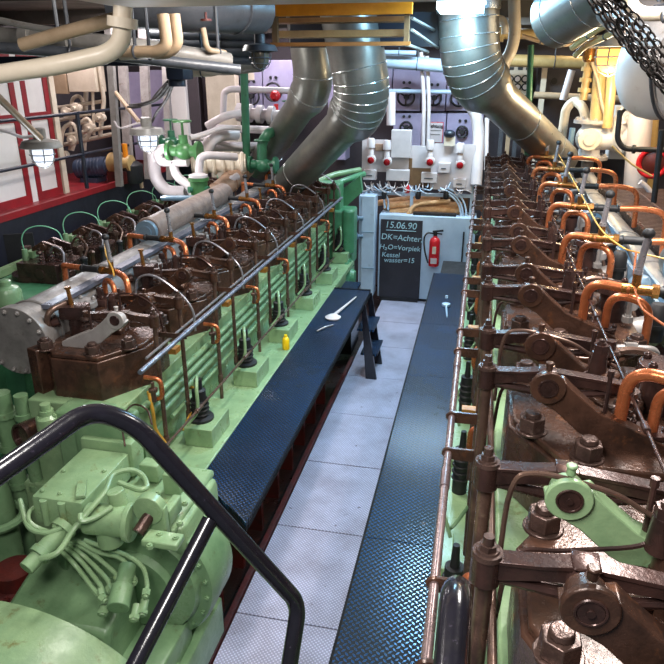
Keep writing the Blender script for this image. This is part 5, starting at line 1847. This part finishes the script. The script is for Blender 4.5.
def chain(label, pts, r, mat='chain', n=2):
    b = MB()
    P = smooth(pts, 60)
    step = r * 3.2
    acc, k = 0, 0
    last = P[0]
    for p in P[1:]:
        if (p - last).length >= step:
            d = (p - last).normalized()
            u = d.orthogonal().normalized()
            if k % 2:
                u = d.cross(u)
            c = (p + last) / 2
            pl = []
            for q in range(12):
                t = 2 * PI * q / 12
                pl.append(c + d * (math.cos(t) * r * 2.1) + u * (math.sin(t) * r * 1.25))
            pl.append(pl[0])
            b.tube(pl, r * .38, 6, False)
            last = p
            k += 1
    return tag(b.build('hoist_chain', mat), label, 'chain')


chain('heavy hoist chain hanging across the top right corner, lower fall', [aD(592, -6, 3.0), aD(622, 34, 3.1), aD(670, 92, 3.2)], .016)
chain('heavy hoist chain hanging across the top right corner, upper fall', [aD(600, -8, 3.1), aD(634, 32, 3.2), aD(670, 78, 3.3)], .016)
chain('heavy hoist chain in the middle of the bundle at top right', [aD(596, -7, 2.95), aD(628, 33, 3.0), aD(672, 86, 3.05)], .016)
chain('heavy hoist chain at the lower left of the bundle at top right', [aD(588, -4, 3.0), aD(617, 34, 3.1), aD(640, 60, 3.15), aD(672, 98, 3.2)], .016)
chain('heavy hoist chain at the upper right of the bundle at top right', [aD(606, -8, 3.1), aD(640, 32, 3.2), aD(672, 72, 3.25)], .016)
chain('thin hand chain swinging below the heavy chains at top right', [aD(618, 20, 2.6), aD(634, 47, 2.65), aD(650, 70, 2.7), aD(672, 92, 2.7)], .012)
chain('second thin hand chain looping above the heavy chains at top right', [aD(612, -5, 2.8), aD(640, 22, 2.85), aD(672, 62, 2.9)], .012)
chain('short thin chain hanging next to the hand chain at right', [aD(650, 52, 2.7), aD(658, 74, 2.7), aD(672, 84, 2.7)], .012)
# grating walkway beyond the right engine
t = thing('grating_walkway', (1.75, 6.6, 2.2), 'brown steel grating walkway beyond the right engine', 'grating')
b = MB()
for i in range(70):
    y = 4.4 + i * .06
    b.span((1.46, y, 2.27), (2.6, y + .02, 2.3))
for x in (1.46, 1.8, 2.2, 2.58):
    b.span((x, 4.4, 2.265), (x + .02, 8.6, 2.305))
b.build('grating', 'grate', t)
MB().span((1.42, 4.4, 2.2), (1.46, 8.6, 2.32)).build('edge_bar', 'nut', t)
for y in (4.5, 8.4):
    MB().span((2.5, y, -.12), (2.58, y + .08, 2.26)).build('support_leg', 'brown', t)
pa, pb = aZ(640, 245, 2.45), aZ(700, 275, 2.45)
t = thing('lube_cooler', (1.45, 3.6, 2.3), 'shiny blue grey cylinder lying along the right engine at the right edge', 'cylinder')
MB().lathe((1.36, 4.75, 2.42), (0, -1, 0), [(0, -.03), (.08, -.02), (.13, .03), (.14, .1), (.14, 2.3), (.1, 2.36), (0, 2.38)], 30).build('shell', 'alu', t)
MB().torus((1.36, 4.5, 2.42), (0, 1, 0), .142, .012, 30, 6).torus((1.36, 3.6, 2.42), (0, 1, 0), .142, .012, 30, 6).build('strap', 'bluegrey', t)
for y in (3.0, 4.3):
    MB().span((1.26, y, 2.2), (1.46, y + .05, 2.3)).build('saddle', 'brown', t)
# yellow cable along the right engine
P = [aZ(*p) for p in ((556, 150, 2.75), (582, 196, 2.75), (600, 228, 2.75), (622, 247, 2.75), (636, 252, 2.72), (670, 260, 2.7))]
tag(MB().tube(smooth(P, 8), .0045, 8).build('cable', 'yellowcable'), 'thin yellow cable draped over the right engine copper pipes', 'cable')
P = [aZ(*p) for p in ((636, 252, 2.72), (634, 280, 2.68), (640, 305, 2.66), (654, 318, 2.66), (675, 332, 2.66))]
tag(MB().tube(smooth(P, 8), .0055, 8).build('cable', 'copper'), 'orange cable branching down from the yellow one at the right edge', 'cable')
P = [aZ(*p) for p in ((105, 240, 2.35), (106, 255, 2.3), (112, 268, 2.25), (114, 276, 2.22))]
tag(MB().tube(smooth(P, 8), .006, 6).build('cable', 'yellowcable'), 'short yellow cable beside a steel cock on the left engine', 'cable')

# ---- groups of repeats
GROUPS = {'cage_lamp': 'caged bulkhead lamps', 'locker': 'red framed lockers on the gallery', 'alarm_horn': 'alarm horns on the instrument board',
          'terminal_box': 'white boxes on the instrument board', 'switch_cabinet': 'rear switch cabinets', 'exhaust_trunk': 'sheet metal exhaust trunks',
          'hoist_chain': 'hoist chains', 'gate_valve': 'green valves', 'cable_gland': 'cable glands under the instrument board',
          'tall_cabinet': 'tall pale cabinets at the far left', 'bulkhead_panel': 'flat bulkhead panels', 'upright': 'upright channels',
          'standpipe': 'standing pipes', 'walkway_platform': 'raised tread plate walkways', 'marine_diesel_engine': 'main engines',
          'stair_handrail': 'stair handrails', 'lamp_bracket': 'lamp struts', 'lamp_cable': 'lamp cables', 'step_box': 'step boxes'}
for o in bpy.data.objects:
    if o.parent is None and o.get('category'):
        g = GROUPS.get(o.name.split('.')[0])
        if g:
            o['group'] = g
# ================================================================== LIGHT
w = bpy.data.worlds.new('world')
scene.world = w
w.use_nodes = True
w.node_tree.nodes['Background'].inputs[0].default_value = (.75, .85, 1, 1)
w.node_tree.nodes['Background'].inputs[1].default_value = .14


def area(name, loc, sx, sy, p, c, aim=None):
    l = bpy.data.lights.new(name, 'AREA')
    l.shape = 'RECTANGLE'
    l.size, l.size_y, l.energy, l.color = sx, sy, p, c
    o = bpy.data.objects.new(name, l)
    COL.objects.link(o)
    o.location = loc
    if aim:
        o.rotation_euler = (V(aim) - V(loc)).to_track_quat('-Z', 'Y').to_euler()
    return o


def point(name, loc, r, p, c):
    l = bpy.data.lights.new(name, 'POINT')
    l.shadow_soft_size, l.energy, l.color = r, p, c
    o = bpy.data.objects.new(name, l)
    COL.objects.link(o)
    o.location = loc


COOL, WARM, WHT = (.75, .88, 1), (1, .78, .5), (1, .96, .92)
area('ceiling_fill', (-.6, .2, 4.37), .5, 1.6, 150, WHT)  # unseen area lights added under the ceiling to brighten the room
area('ceiling_fill', (-1.1, 3.6, 4.36), .3, 1.5, 140, WHT)
area('ceiling_fill', (1.0, 3.4, 4.36), .3, 1.8, 165, WHT)
area('ceiling_fill', (-3.2, 6.9, 4.36), .3, 1.2, 80, WHT)
area('ceiling_fill', (-.25, 6.3, 4.36), .3, 1.2, 150, (.32, .66, 1))  # extra blue output for the visible fluorescent fitting
area('ceiling_fill', (-.4, 10.0, 4.36), 1.6, .3, 190, (.62, .84, 1))
area('ceiling_fill', (-5.0, 9.5, 4.36), .3, 1.6, 70, (1, .92, .95))
area('ceiling_fill', (-3.2, 11.4, 4.36), 1.5, .3, 60, (1, .9, .98))
area('ceiling_fill', (2.2, 7.5, 4.36), .3, 1.5, 80, WARM)
area('ceiling_fill', (-6.3, 9.9, 4.3), .3, 1.2, 40, (1, .86, .88))  # added fill that brightens the gallery niche
area('ceiling_fill', (1.8, 11.4, 4.36), 1.2, .3, 18, WARM)
point('stair_fill', (-1.9, 1.7, 4.1), .12, 40, WHT)  # unseen point light added to brighten the overhead cream pipe
fl = aY(458, 7, 6.3)
area('fluorescent', (fl.x, 6.4, fl.z - .05), .5, .5, 70, (.45, .8, 1))
point('lamp_glow', c1 - V((0, 0, .4)), .1, 12, (.9, .95, 1))
point('lamp_glow', c2 - V((0, 0, .45)), .1, 22, (.95, .95, 1))
point('lamp_glow', c4 - V((0, .1, .55)), .1, 60, (1, .8, .5))
vs = scene.view_settings
vs.view_transform = 'Standard'
vs.look = 'None'
vs.gamma = 1
vs.exposure = -0.05
vs.use_curve_mapping = False
